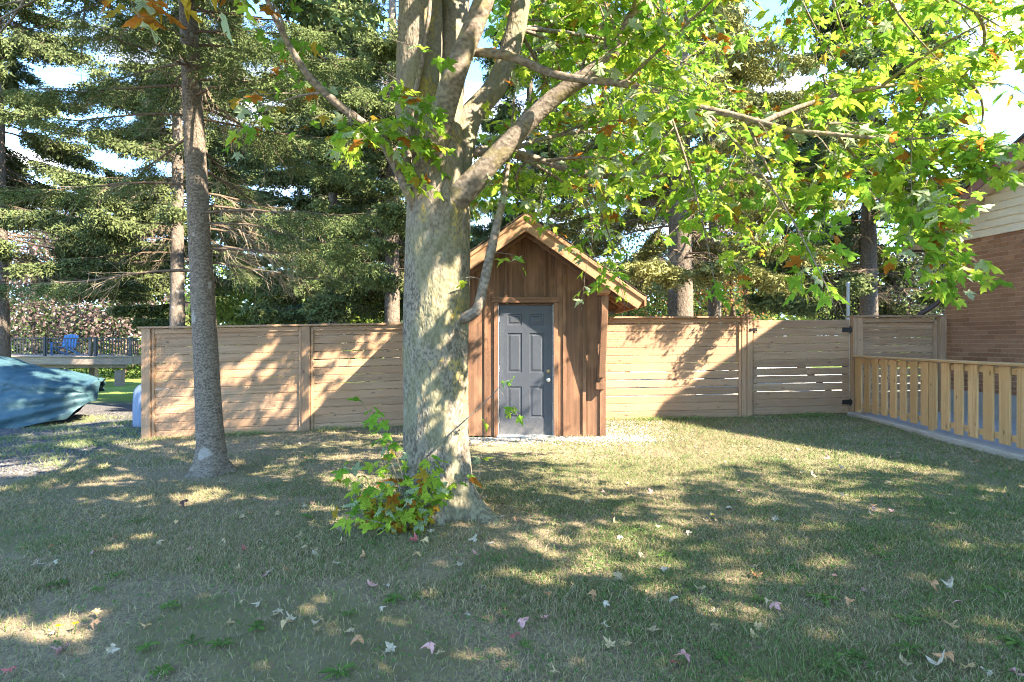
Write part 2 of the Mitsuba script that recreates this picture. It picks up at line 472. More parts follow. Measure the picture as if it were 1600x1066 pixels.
# left fence
LB, LT = ((-6.2, -0.20), (-1.0, -0.03)), ((-6.2, 1.685), (-1.0, 1.79))
lf = thing('wooden_fence', 'pale wooden plank fence left of the shed, behind the bare spruce trunk', 'fence')
Xa, Xm, Xe = fpx(231), fpx(479), -1.06
fence_post(lf, Xa, LB, LT, 0.14, 0.02, t=0.12)
fence_post(lf, Xm, LB, LT, 0.14, 0.02, t=0.12)
fence_post(lf, Xe - 0.06, LB, LT, 0.12, 0.0)
for X, o in ((Xa + 0.098, 0.032), (Xm - 0.098, 0.032), (Xm + 0.098, 0.032), (Xe - 0.16, 0.032)):
    board('trim_strip', lf, FL(X, o, lin(X, *LB) + 0.02), FL(X, o, lin(X, *LT) - 0.006), 0.042, 0.03, FU, 'fence_wood')
fence_bay(lf, Xa + 0.072, Xm - 0.072, LB, ((-6.2, 1.665), (-1.0, 1.77)), 13, [0.003] * 13)
fence_bay(lf, Xm + 0.072, Xe, LB, ((-6.2, 1.665), (-1.0, 1.77)), 13, [.003, .002, .003, .002, .002, .004, .003, .008, .011, .010, .008, .002, .002])
for XA, XB in ((Xa - 0.12, -3.0), (-2.996, Xe)):
    board('cap_board', lf, FL(XA, 0.0, lin(XA, *LT) + 0.02), FL(XB, 0.0, lin(XB, *LT) + 0.02), 0.20, 0.034, FN, 'fence_wood')
board('top_rail', lf, FL(Xa + 0.125, 0.034, lin(Xa, *LT) - 0.045), FL(Xm - 0.125, 0.034, lin(Xm, *LT) - 0.045), 0.075, 0.028, UP, 'fence_wood')
board('top_rail', lf, FL(Xm + 0.125, 0.034, lin(Xm, *LT) - 0.045), FL(Xe - 0.19, 0.034, lin(Xe, *LT) - 0.045), 0.075, 0.028, UP, 'fence_wood')

# right fence: one bay between the shed and the gate
RB, RT = ((1.4, 0.0), (8.6, 0.035)), ((1.4, 1.895), (8.6, 1.965))
rf = thing('wooden_fence', 'sunlit wooden plank fence between the shed and the gate', 'fence')
Xp, Xg0, Xg1, Xq, Xz = fpx(1164), fpx(1175.5), fpx(1326), fpx(1335.5), fpx(1464)
fence_bay(rf, 1.47, Xp - 0.10, RB, ((1.4, 1.80), (8.6, 1.87)), 12, [.003, .003, .013, .013, .013, .013, .003, .002, .003, .002, .003, .002])
fence_post(rf, Xp - 0.045, RB, RT, 0.10, 0.012)
board('post', rf, FL(Xp + 0.062, 0.03, -0.06), FL(Xp + 0.062, 0.03, lin(Xp, *RT)), 0.105, 0.10, FU, 'fence_wood')
board('trim_strip', rf, FL(1.50, 0.034, 0.02), FL(1.50, 0.034, 1.80), 0.045, 0.03, FU, 'fence_wood')
board('trim_strip', rf, FL(Xp - 0.125, 0.034, 0.02), FL(Xp - 0.125, 0.034, 1.80), 0.05, 0.03, FU, 'fence_wood')
board('top_rail', rf, FL(1.47, 0.02, 1.85), FL(Xp - 0.105, 0.02, 1.878), 0.085, 0.04, UP, 'fence_wood')
board('cap_board', rf, FL(1.45, 0.0, 1.914), FL(Xp + 0.13, 0.0, 1.942), 0.22, 0.034, FN, 'fence_wood')
board('back_rail', rf, FL(1.47, -0.045, 0.35), FL(Xp - 0.10, -0.045, 0.37), 0.035, 0.04, UP, 'fence_wood')

gate = thing('fence_gate', 'closed wooden plank gate with two black hinges and bright slots low down', 'gate')
n = 12
GB, GT = ((Xg0, 0.05), (Xg1, 0.06)), ((Xg0, 1.875), (Xg1, 1.90))
fence_bay(gate, Xg0 + 0.012, Xq - 0.113, GB, GT, 12, [.003, .002, .013, .013, .013, .013, .003, .003, .003, .003, .003, .002])
for X in (Xg0 + 0.06, Xg1 - 0.06):
    board('frame_rail', gate, FL(X, -0.034, 0.08), FL(X, -0.034, 1.86), 0.09, 0.038, FU, 'fence_wood')
board('diagonal_brace', gate, FL(Xg0 + 0.75, -0.034, 1.22), FL(Xg1 - 0.14, -0.034, 0.28), 0.09, 0.036, UP, 'fence_wood')
board('diagonal_brace', gate, FL(Xg0 + 0.2, -0.034, 1.80), FL(Xg0 + 0.735, -0.034, 1.24), 0.09, 0.036, UP, 'fence_wood')
for z in (1.70, 0.275):
    h = board('hinge', gate, FL(Xg1 - 0.15, 0.019, z), FL(Xg1 + 0.10, 0.019 + 0.045, z), 0.085, 0.012, UP, 'black_metal', bevel=0.003)
    m = tube([FL(Xg1 - 0.005, 0.05, z - 0.07), FL(Xg1 - 0.005, 0.05, z + 0.07)], 0.014, 10)
    put('pin', m, 'black_metal', h, smooth=40)
    m = cat([tube([FL(Xg1 + dx, 0.02, z + dz), FL(Xg1 + dx, 0.034 + (0.045 if dx > 0 else 0), z + dz)], 0.011, 8) for dx in (-0.11, -0.05, 0.06) for dz in (-0.022, 0.022)])
    put('bolt_heads', m, 'black_metal', h, smooth=40)
lt = board('latch', gate, FL(Xg0 - 0.10, 0.095, 1.695), FL(Xg0 + 0.075, 0.03, 1.695), 0.055, 0.02, UP, 'black_metal', bevel=0.004)
put('ring', tube([FL(Xg0 + 0.03 + 0.035 * math.cos(a), 0.055, 1.67 + 0.035 * math.sin(a)) for a in np.linspace(0, 6.1, 16)], 0.007, 6), 'black_metal', lt, smooth=True)

rf2 = thing('wooden_fence', 'short wooden plank fence panel between the gate and the brick house corner', 'fence')
fence_post(rf2, Xq - 0.045, RB, RT, 0.105, 0.035)
board('post', rf2, FL(Xq + 0.062, 0.03, -0.06), FL(Xq + 0.062, 0.03, lin(Xq, *RT)), 0.105, 0.10, FU, 'fence_wood')
fence_bay(rf2, Xq + 0.10, Xz - 0.02, RB, ((1.4, 1.80), (8.6, 1.87)), 12, [.003, .003, .013, .013, .013, .013, .006, .003, .003, .003, .004, .002])
board('post', rf2, FL(Xz + 0.045, 0.05, -0.06), FL(Xz + 0.045, 0.05, lin(Xz, *RT)), 0.14, 0.12, FU, 'fence_wood')
board('trim_strip', rf2, FL(Xz - 0.075, 0.034, 0.02), FL(Xz - 0.075, 0.034, 1.90), 0.09, 0.035, FU, 'fence_wood')
board('top_rail', rf2, FL(Xq + 0.125, 0.03, 1.89), FL(Xz - 0.125, 0.03, 1.905), 0.09, 0.04, UP, 'fence_wood')
board('cap_board', rf2, FL(Xq - 0.10, 0.0, 1.965), FL(Xz + 0.13, 0.0, 1.985), 0.21, 0.034, FN, 'fence_wood')

# ------------------------------------------------------------------ the shed
shed = thing('garden_shed', 'small brown board and batten shed with a gabled roof and a dark grey door', 'shed')
SY, SX0, SX1, SC = 8.87, -1.03, 1.435, 0.205                 # front wall, sides, middle
RS = 0.70                                                      # slope of the roof
APEX, FRONT, BACK, EAVE = 3.385, 8.45, 11.5, 1.74
z_under = lambda x: APEX - 0.16 - RS * abs(x - SC)             # underside of the roof boards
m30 = 0.302
bat = [SC + m30 * k for k in range(-4, 5)]
DX0, DX1, DZ = -0.205, 0.632, 2.035                            # door opening
edges = sorted({SX0, SX1, *[b for b in bat if SX0 + 0.05 < b < SX1 - 0.05]})


def vert_board(name, x0, x1, z0, y0, y1, zt0, zt1):
    v = np.array([[x, y, z] for x, zt in ((x0, zt0), (x1, zt1)) for y in (y0, y1) for z in (z0, zt)], float)
    f = np.array([[0, 1, 3], [0, 3, 2], [4, 6, 7], [4, 7, 5], [0, 4, 5], [0, 5, 1], [2, 3, 7], [2, 7, 6], [0, 2, 6], [0, 6, 4], [1, 5, 7], [1, 7, 3]])
    _ID[0] = (_ID[0] + 37) % 251
    uv = np.stack([20.0 * _ID[0] + 5 + v[:, 2], 3 + v[:, 0] - x0 + v[:, 1] - y0], 1)
    return put(name, (v, f), 'shed_wood', shed, uv=uv)


for x0, x1 in zip(edges[:-1], edges[1:]):
    pieces = [(x0, x1, 0.0)]
    a, b = max(x0, DX0 - 0.06), min(x1, DX1 + 0.06)
    if a < b:
        pieces = [(a, b, DZ + 0.06)] + ([(x0, a, 0.0)] if x0 < a - 1e-6 else []) + ([(b, x1, 0.0)] if b < x1 - 1e-6 else [])
    for q0, q1, z0 in pieces:
        if q1 - q0 < 0.012:
            continue
        vert_board('wall_board', q0 + 0.0015, q1 - 0.0015, z0 + 0.02, SY, SY + 0.022, min(z_under(q0), z_under(q0 + .001)) - 0.001, z_under(q1) - 0.001)
for b in bat:
    z0 = DZ + 0.125 if DX0 - 0.10 < b < DX1 + 0.10 else 0.015
    if abs(b - SC - 4 * m30) < 0.01 or abs(b - SC + 4 * m30) < 0.01:
        continue
    vert_board('batten', b - 0.024, b + 0.024, z0, SY - 0.026, SY - 0.0005, z_under(b - 0.024) - 0.12, z_under(b + 0.024) - 0.12)
for x0, x1 in ((SX1 - 0.085, SX1 + 0.005), (SX0 - 0.005, SX0 + 0.085)):
    vert_board('corner_board', x0, x1, 0.01, SY - 0.03, SY - 0.0005, z_under(x0) - 0.02, z_under(x1) - 0.02)
# side and back walls
for x0, x1 in ((SX0, SX0 + 0.022), (SX1 - 0.022, SX1)):
    ys_ = np.linspace(SY + 0.024, BACK - 0.35, 9)
    for y0, y1 in zip(ys_[:-1], ys_[1:]):
        vert_board('side_board', x0, x1, 0.02, y0 + 0.002, y1 - 0.002, z_under(x0 if x0 < 0 else x1) - 0.03, z_under(x0 if x0 < 0 else x1) - 0.03)
for x0, x1 in zip(edges[:-1], edges[1:]):
    vert_board('back_board', x0 + 0.002, x1 - 0.002, 0.02, BACK - 0.345, BACK - 0.32, z_under(x0) - 0.001, z_under(x1) - 0.001)
# door frame, sill, door
for x0, x1, z0, z1 in ((DX0 - 0.075, DX0 - 0.006, 0.01, DZ + 0.03), (DX1 + 0.006, DX1 + 0.075, 0.01, DZ + 0.03)):
    board('door_trim', shed, [(x0 + x1) / 2, SY - 0.016, z0], [(x0 + x1) / 2, SY - 0.016, z1], x1 - x0, 0.032, [1, 0, 0], 'shed_wood')
board('door_trim', shed, [DX0 - 0.11, SY - 0.018, DZ + 0.075], [DX1 + 0.11, SY - 0.018, DZ + 0.075], 0.085, 0.036, UP, 'shed_wood')
for x in (DX0 - 0.003, DX1 + 0.003):
    board('door_jamb', shed, [x, SY + 0.05, 0.03], [x, SY + 0.05, DZ + 0.006], 0.10, 0.012, [0, 1, 0], 'galvanised', bevel=0.001)
board('door_jamb', shed, [DX0 - 0.003, SY + 0.05, DZ + 0.014], [DX1 + 0.003, SY + 0.05, DZ + 0.014], 0.10, 0.012, [0, 1, 0], 'shed_wood', bevel=0.001)
board('door_sill', shed, [DX0 - 0.03, SY + 0.02, 0.014], [DX1 + 0.03, SY + 0.02, 0.014], 0.16, 0.026, [0, 1, 0], 'galvanised')
DY = SY + 0.065                                                # face of the door leaf, set back in its frame


def door_leaf():
    """the face of the door with its six raised panels, as one height field cut along the panel edges"""
    pans = []
    x0, x1 = DX0 + 0.006, DX1 - 0.006
    xa = [(DX0 + 0.135, DX0 + 0.36), (DX1 - 0.36, DX1 - 0.135)]
    za = [(0.285, 0.775), (0.99, 1.605), (1.725, 1.895)]
    pans = [(a, b, c, d) for a, b in xa for c, d in za]
    vs, fs = [], []

    def quad(p):
        k = len(vs); vs.extend(p); fs.append([k, k + 1, k + 2]); fs.append([k, k + 2, k + 3])
    cols = [x0, xa[0][0], xa[0][1], xa[1][0], xa[1][1], x1]
    rows = [0.03, za[0][0], za[0][1], za[1][0], za[1][1], za[2][0], za[2][1], DZ]
    for i in range(5):
        for j in range(7):
            if i in (1, 3) and j in (1, 3, 5):
                continue
            a, b, c, d = cols[i], cols[i + 1], rows[j], rows[j + 1]
            quad([[a, DY, c], [b, DY, c], [b, DY, d], [a, DY, d]])
    k = len(vs)
    vs.extend([[x0, DY, 0.03], [x1, DY, 0.03], [x1, DY, DZ], [x0, DY, DZ], [x0, DY + 0.04, 0.03], [x1, DY + 0.04, 0.03], [x1, DY + 0.04, DZ], [x0, DY + 0.04, DZ]])
    for q in ([0, 4, 5, 1], [1, 5, 6, 2], [2, 6, 7, 3], [3, 7, 4, 0], [5, 4, 7, 6]):
        fs.append([k + q[0], k + q[1], k + q[2]]); fs.append([k + q[0], k + q[2], k + q[3]])
    return (np.array(vs, float), np.array(fs)), pans


(dm, pans) = door_leaf()
door = put('door', dm, 'door_paint', shed)
for a, b, c, d in pans:
    rings = [(0.0, 0.0), (0.010, 0.013), (0.030, 0.013), (0.046, 0.003), (0.05, 0.003)]
    vs, fs = [], []
    for ins, dep in rings:
        vs += [[a + ins, DY + dep, c + ins], [b - ins, DY + dep, c + ins], [b - ins, DY + dep, d - ins], [a + ins, DY + dep, d - ins]]
    for k in range(len(rings) - 1):
        for j in range(4):
            p, q = k * 4 + j, k * 4 + (j + 1) % 4
            fs += [[p, q, q + 4], [p, q + 4, p + 4]]
    k = (len(rings) - 1) * 4
    fs += [[k, k + 1, k + 2], [k, k + 2, k + 3]]
    put('panel', (np.array(vs), np.array(fs)), 'door_paint', door)


def lathe(prof, centre, axis_y=-1, n=20):
    """profile [(radius, distance towards the camera)] turned about the depth axis"""
    th = np.arange(n) * 2 * np.pi / n
    v = np.array([[centre[0] + r * math.cos(t), centre[1] - d, centre[2] + r * math.sin(t)] for r, d in prof for t in th])
    i, j = np.meshgrid(np.arange(len(prof) - 1), np.arange(n), indexing='ij')
    p, q = i * n + j, i * n + (j + 1) % n
    return v, np.vstack([np.stack([p, q, q + n], -1).reshape(-1, 3), np.stack([p, q + n, p + n], -1).reshape(-1, 3)])


KX = DX1 - 0.068
put('knob', lathe([(0.033, 0), (0.033, 0.006), (0.013, 0.010), (0.013, 0.03), (0.024, 0.036), (0.030, 0.048), (0.029, 0.058), (0.018, 0.066), (0.0, 0.068)], (KX, DY, 0.875)), 'steel', door, smooth=40)
put('deadbolt', lathe([(0.030, 0), (0.030, 0.012), (0.022, 0.02), (0.012, 0.021), (0.0, 0.021)], (KX, DY, 1.015)), 'brass', door, smooth=40)
for z in (0.25, 1.05, 1.82):
    put('hinge', tube([[DX0 + 0.004, DY - 0.006, z - 0.045], [DX0 + 0.004, DY - 0.006, z + 0.045]], 0.007, 8), 'steel', door, smooth=40)

# roof: two slopes of boards with shingle courses on them
slope_n = {1: nrm([RS, 0, 1]), -1: nrm([-RS, 0, 1])}
for s in (1, -1):
    nn = slope_n[s]
    ridge = np.array([SC, 0, APEX - 0.025]); eave = np.array([SC + s * EAVE, 0, APEX - 0.025 - RS * EAVE])
    k = 0
    L = np.linalg.norm(eave - ridge); nb = 12
    for i in range(nb):
        a, b = ridge + (eave - ridge) * (i + 0.02) / nb, ridge + (eave - ridge) * (i + 0.98) / nb
        c = (a + b) / 2 - nn * 0.045
        board('roof_board', shed, c + [0, FRONT + 0.06, 0], c + [0, BACK, 0], L / nb * 0.98, 0.02, (b - a), 'shed_wood', bevel=0)
    nc = 13
    for i in range(nc):
        a = ridge + (eave - ridge) * i / nc - nn * 0.020 + nn * 0.012
        b = ridge + (eave - ridge) * (i + 1.12) / nc + nn * 0.004
        c = (a + b) / 2 + nn * 0.008
        m, uv = beam(c + [0, FRONT - 0.035, 0], c + [0, BACK + 0.03, 0], np.linalg.norm(b - a), 0.009, b - a, 0)
        put('shingle_course', m, 'shingle', shed)
    # barge boards: the wide front one, the drip trim on it, and the second board behind it
    o = -nn * 0.030
    def along(off, y, w, t, bs, nm, e0=0.0, e1=EAVE, dz=0):
        p0 = np.array([SC + s * e0, y, APEX - 0.025 - RS * e0]) - nn * off
        p1 = np.array([SC + s * e1, y, APEX - 0.025 - RS * e1]) - nn * off
        board(nm, shed, p0, p1, w, t, nn, bs)
    along(0.028 + 0.095, FRONT, 0.185, 0.034, 'barge_wood', 'barge_board', e0=0.075 * 0.82, e1=EAVE + 0.02)
    along(0.028 + 0.012, FRONT - 0.030, 0.05, 0.022, 'barge_wood', 'drip_trim', e0=0.02, e1=EAVE + 0.03)
    along(0.028 + 0.135, FRONT + 0.20, 0.17, 0.036, 'shed_wood', 'rafter', e0=0.09, e1=EAVE - 0.04)
    for y in np.arange(SY + 0.35, BACK - 0.1, 0.42):
        along(0.028 + 0.085, y, 0.09, 0.04, 'barge_wood' if y < 9.9 else 'shed_wood', 'rafter', e0=0.05, e1=EAVE - 0.02)
    ex = SC + s * (EAVE + 0.015); ez = APEX - 0.025 - RS * EAVE
    board('eave_board', shed, [ex, FRONT + 0.02, ez - 0.075], [ex, BACK, ez - 0.075], 0.15, 0.03, UP, 'barge_wood')
    # corner bracket: beam end, brace and wall block
    bx = SC + s * 1.15
    zb = 2.27 - 0.0
    board('bracket_beam', shed, [bx + s * 0.03, SY - 0.002, zb], [bx + s * 0.03, FRONT + 0.04, zb + 0.02], 0.20, 0.15, UP, 'barge_wood', bevel=0.008)
    board('bracket_post', shed, [bx - s * 0.0, SY - 0.062, 0.86], [bx - s * 0.0, SY - 0.062, zb - 0.11], 0.10, 0.06, [1, 0, 0], 'shed_wood')
    board('bracket_brace', shed, [bx + s * 0.005, SY - 0.13, 0.93], [bx + s * 0.03, FRONT + 0.11, zb - 0.112], 0.10, 0.085, [1, 0, 0], 'shed_wood', bevel=0.006)
    board('bracket_foot', shed, [bx - s * 0.01, SY - 0.075, 0.74], [bx - s * 0.01, SY - 0.075, 0.858], 0.135, 0.09, [1, 0, 0], 'shed_wood', bevel=0.006)
board('ridge_beam', shed, [SC, FRONT + 0.04, APEX - 0.20], [SC, BACK, APEX - 0.20], 0.16, 0.05, UP, 'shed_wood')
board('ridge_cap', shed, [SC, FRONT - 0.04, APEX + 0.012], [SC, BACK + 0.03, APEX + 0.012], 0.20, 0.014, [1, 0, 0], 'shingle')

# ------------------------------------------------------------------ the brick house on the right
HC = np.array([8.84, 11.75, 0]); HD = nrm([0.13, -1.0, 0]); HN = nrm([-1.0, -0.13, 0]); HL = 9.3
house = thing('brick_house', 'brown brick house with cream gable siding at the right edge', 'house')


def HW(s, off, z):
    return HC + s * HD + off * HN + np.array([0, 0, z])


RZ, RK, RM = 3.72, 0.55, HL / 2                     # roof height over the corner, slope, ridge place


def rake(s):
    return RZ + RK * (s if s < RM else HL - s)


def block(pts_bottom, z0, z1):
    p = np.array(pts_bottom, float); n = len(p)
    v = np.vstack([p + [0, 0, z0], p + [0, 0, z1]])
    f = []
    for k in range(n):
        a, b = k, (k + 1) % n
        f += [[a, b, b + n], [a, b + n, a + n]]
    f += [[0, 2, 1], [0, 3, 2], [n, n + 1, n + 2], [n, n + 2, n + 3]]
    return v, np.array(f)


deep = -HN * 7.0
wall = put('wall', block([HW(0, 0, 0), HW(HL, 0, 0), HW(HL, 0, 0) + deep, HW(0, 0, 0) + deep], -0.2, 3.45), 'mortar', house)
put('foundation', block([HW(-0.01, 0.012, 0), HW(HL + 0.01, 0.012, 0), HW(HL, -0.05, 0), HW(-0.01, -0.05, 0)], -0.25, 0.50), 'parging', house)
# gable end behind the siding
v = np.array([HW(0, -0.03, 3.45), HW(HL, -0.03, 3.45), HW(HL, -0.03, rake(HL) - 0.02), HW(RM, -0.03, rake(RM) - 0.02), HW(0, -0.03, rake(0) - 0.02)])
put('gable', (np.vstack([v, v + deep]), np.array([[0, 1, 2], [0, 2, 3], [0, 3, 4], [5, 7, 6], [5, 8, 7], [5, 9, 8]])), 'siding', house)
pitch, bl = 0.0845, 0.262
rows = []
z = 0.505; r = 0
while z < 3.40:
    s = -0.0 - (0.5 if r % 2 else 0) * bl
    while s < HL:
        a, b = max(s + 0.006, 0.0), min(s + bl - 0.006, HL)
        if b - a > 0.03:
            rows.append((a, b, z))
        s += bl
    z += pitch; r += 1
rows.sort(key=lambda q: q[0])
near, rest = rows[:300], rows[300:]
for a, b, z in near:
    o = rng.normal(0, 0.0012)
    board('brick', wall, HW(a, 0.002 + o, z + 0.037), HW(b, 0.002 + o + rng.normal(0, .0006), z + 0.037), 0.0725, 0.016, UP, 'brick', bevel=0)
boards('brickwork', wall, [(HW(a, 0.002, z + 0.037), HW(b, 0.002, z + 0.037), 0.0725, 0.016, UP) for a, b, z in rest], 'brick', bevel=0, kind='stuff')
z = 3.45
while z < rake(RM) - 0.1:
    s0 = max(0.0, (z + 0.15 - RZ) / RK); s1 = HL - s0
    b0, b1 = HW(s0, 0.012, z + 0.078), HW(s1, 0.012, z + 0.078)
    m, uv = beam(b0, b1, 0.155, 0.014, UP - HN * 0.14, 0.002)
    put('siding_board', m, 'siding', house, uv=uv)
    z += 0.15
# roof slabs with overhang, brown fascia and cream soffit
for s0, s1 in ((-0.55, RM), (HL + 0.55, RM)):
    z0, z1 = RZ - RK * 0.55, RZ + RK * RM
    for nm, bs, th, dz, ov in (('roof', 'shingle', 0.05, 0.10, 0.50), ('soffit', 'siding', 0.03, 0.0, 0.44)):
        pts = [HW(s0, ov, z0 + dz), HW(s1, ov, z1 + dz), HW(s1, ov, z1 + dz) + deep, HW(s0, ov, z0 + dz) + deep]
        v = np.vstack([pts, np.array(pts) + [0, 0, th]])
        f = np.array([[0, 1, 2], [0, 2, 3], [4, 6, 5], [4, 7, 6], [0, 4, 5], [0, 5, 1], [2, 6, 7], [2, 7, 3], [0, 3, 7], [0, 7, 4], [1, 5, 6], [1, 6, 2]])
        put(nm, (v, f), bs, house)
    board('rake_fascia', house, HW(s0, 0.455, z0 + 0.02), HW(s1, 0.455, z1 + 0.02), 0.21, 0.024, UP, 'fascia_brown')
board('gutter', house, HW(-0.60, 0.47, RZ - RK * 0.55 + 0.02), HW(-0.60, -7.0, RZ - RK * 0.55 + 0.02), 0.12, 0.11, UP, 'brown_metal', bevel=0.015)
ds = spline([HW(-0.06, 0.05, 3.36), HW(-0.06, 0.05, 2.9), HW(-0.06, 0.05, 2.6), HW(-0.06, 0.05, 2.42), HW(-0.1, 0.09, 2.26), HW(-0.22, 0.28, 2.08), HW(-0.28, 0.36, 1.98)], 40)
put('downspout', tube(ds, 0.05, 10), 'brown_metal', house, smooth=40)
# basement window and a small pale meter box low on the wall
win = put('window', block([HW(2.2, 0.05, 0), HW(2.9, 0.05, 0), HW(2.9, 0.014, 0), HW(2.2, 0.014, 0)], 0.08, 0.42), 'white_frame', house)
put('pane', block([HW(2.24, 0.056, 0), HW(2.86, 0.056, 0), HW(2.86, 0.052, 0), HW(2.24, 0.052, 0)], 0.12, 0.38), 'glass_dark', win)

# ------------------------------------------------------------------ concrete walk and picket railing
R0, R1 = np.array([6.735, 11.22, 0]), np.array([5.95, 3.2, 0])
RD = nrm(R1 - R0); RNL = np.array([RD[1], -RD[0], 0]); RNL = RNL if RNL[0] < 0 else -RNL       # towards the lawn


def RW(s, off, z):
    return R0 + s * RD + off * RNL + np.array([0, 0, z])


RLEN = np.linalg.norm(R1 - R0)
walk = [RW(-0.05, 0.06, 0), RW(RLEN + 2, 0.06, 0), HW(HL, 0.01, 0), HW(0.0, 0.01, 0)]
structure('concrete_walk', block(walk, -0.3, 0.055), 'parging', 'grey concrete walk between the picket railing and the brick house')
structure('concrete_kerb', beam(RW(-0.03, 0.10, 0.035), RW(RLEN + 2, 0.10, 0.035), 0.17, 0.13, RNL, 0.012)[0], 'concrete', 'pale concrete kerb under the picket railing')
rail = thing('picket_railing', 'wooden picket railing in front of the brick house, running up to the gate post', 'railing')
s = 0.16; k = 0
while s < RLEN:
    board('picket', rail, RW(s, 0.045, 0.15 + rng.normal(0, 0.006)), RW(s + rng.normal(0, .003), 0.045, 1.155), 0.182, 0.027, RD, 'picket_wood')
    s += 0.292 if k != 7 else 0.205
    if k == 7:
        board('post', rail, RW(s - 0.10, 0.005, 0.06), RW(s - 0.10, 0.005, 1.16), 0.09, 0.05, RD, 'picket_wood')
    k += 1
board('post', rail, RW(0.02, 0.0, 0.06), RW(0.02, 0.0, 1.16), 0.085, 0.085, RD, 'picket_wood')
board('post', rail, RW(5.6, 0.0, 0.06), RW(5.6, 0.0, 1.16), 0.085, 0.085, RD, 'picket_wood')
for z, w in ((1.095, 0.085), (0.245, 0.085)):
    for a, b in ((0.07, 2.42), (2.57, 5.55), (5.65, RLEN)):
        board('rail', rail, RW(a, 0.008, z), RW(b, 0.008, z), w, 0.038, UP, 'picket_wood')
board('cap_board', rail, RW(-0.02, 0.03, 1.182), RW(RLEN, 0.03, 1.182), 0.145, 0.036, RNL, 'picket_wood', bevel=0.006)

# ------------------------------------------------------------------ galvanised pole behind the gate
pb = P(1325, 495, 12.6)
pole = thing('metal_pole', 'thin grey metal pole standing behind the right end of the gate', 'pole')
put('pipe', tube([[pb[0], pb[1], -0.1], [pb[0], pb[1], 2.72]], 0.036, 14), 'galvanised', pole, smooth=40)
put('cap', tube([[pb[0], pb[1], 2.72], [pb[0], pb[1], 2.77]], [0.045, 0.038], 14), 'galvanised', pole, smooth=40)

# ------------------------------------------------------------------ the covered boat on the left
def boat_cover():
    nu, nv = 120, 70
    u, v = np.meshgrid(1 - (1 - np.linspace(0, 1, nu)) ** 2.0, np.linspace(-1, 1, nv), indexing='ij')
    X = -16.0 + u * 6.85
    near_bow = sst(0.55, 1.0, u)
    ridge = 1.25 - 0.05 * np.sin(u * 9) - 0.62 * sst(0.55, 0.97, u) + 0.10 * np.sin(np.pi * sst(0.75, 1, u))
    width = 1.18 * np.sqrt(np.clip(1 - np.clip((u - 0.50) / 0.50, 0, 1) ** 3.2, 0.0, 1)) + 0.004
    hem = -0.40 + 0.22 * sst(0.80, 0.97, u) + 0.36 * sst(0.955, 1.0, u) + 0.5 * (v > 0) * sst(0.72, 0.9, u) + 0.02 * np.sin(u * 23)
    a = np.abs(v)
    side = np.sign(v) * width * (0.80 * np.sin(np.clip(a / 0.62, 0, 1) * np.pi / 2) + 0.30 * sst(0.5, 1, a))
    drop = np.where(a < 0.62, 0.30 * (1 - np.cos(np.clip(a / 0.62, 0, 1) * np.pi / 2)), 0.30 + 0.70 * (a - 0.62) / 0.38)
    z = ridge + (hem - ridge) * drop
    Y = 12.75 + side
    # folds of cloth that fan out from the bow
    fan = np.arctan2(z - 0.35, (1.05 - u) * 6.5 + 0.15)
    f1 = np.sin(fan * 26 + 5 * meshkit.fbm(np.stack([u * 6, v * 2, 0 * u], -1), 3, 2)) * 0.045 * sst(0.25, 0.8, u)
    f2 = (meshkit.fbm(np.stack([u * 22 + 6 * a, v * 3, 0 * u + 3], -1), 4, 8) - 0.5) * 0.16 * (1 - 0.95 * sst(0.8, 0.97, u))
    sag = 0.10 * np.sin(u * 14 + 3 * a) * sst(0.15, 0.5, a)
    n = np.sign(v) * sst(0.05, 0.4, a) * np.clip((width - 0.02) / 0.55, 0, 1)
    Y = Y + n * (f1 + f2 + sag)
    z = z + (f1 + f2) * (1 - sst(0.3, 0.9, a)) * 0.8
    p = np.stack([X + 0.06 * near_bow * np.cos(v * 2), Y, z], -1).reshape(-1, 3)
    i, j = np.meshgrid(np.arange(nu - 1), np.arange(nv - 1), indexing='ij')
    q = i * nv + j
    return p, np.vstack([np.stack([q, q + 1, q + nv + 1], -1).reshape(-1, 3), np.stack([q, q + nv + 1, q + nv], -1).reshape(-1, 3)])


boat = thing('covered_boat', 'boat-shaped hump under a draped teal cover on the gravel at the left edge', 'covered boat')
put('cover', boat_cover(), 'tarp', boat, smooth=True)
put('hull', tube(spline([[-16, 12.75, 0.15], [-12, 12.75, 0.12], [-10.8, 12.75, 0.10], [-10.0, 12.75, 0.15]], 30), np.linspace(0.42, 0.06, 30), 16), 'galvanised', boat, smooth=True)
for x in (-10.15, -13.4):
    put('stand', tube(spline([[x, 12.1, -0.4], [x + 0.03, 12.2, -0.1], [x, 12.45, 0.05]], 8), 0.03, 8), 'black_metal', boat, smooth=True)

lump = thing('covered_mower', 'pale blue rounded cover just showing behind the left end of the fence', 'covered object')
th = np.linspace(0, np.pi, 24)
cx_, cy_ = -7.33, 11.75
u, v = np.meshgrid(np.linspace(0, 2 * np.pi, 40), np.linspace(0, 1, 24), indexing='ij')
rr = 0.30 * (1 + 0.05 * np.sin(7 * u)) * np.where(v < 0.75, 1 - 0.12 * (v / 0.75 - 0.45) ** 2, np.sqrt(np.clip(1 - ((v - 0.75) / 0.25) ** 2, 0, 1)) * 0.96)
pv = np.stack([cx_ + rr * np.cos(u), cy_ + rr * 1.3 * np.sin(u), -0.33 + 1.0 * v], -1).reshape(-1, 3)
i, j = np.meshgrid(np.arange(39), np.arange(23), indexing='ij'); q = i * 24 + j
put('cover', (pv, np.vstack([np.stack([q, q + 24, q + 25], -1).reshape(-1, 3), np.stack([q, q + 25, q + 1], -1).reshape(-1, 3)])), 'pale_tarp', lump, smooth=True)

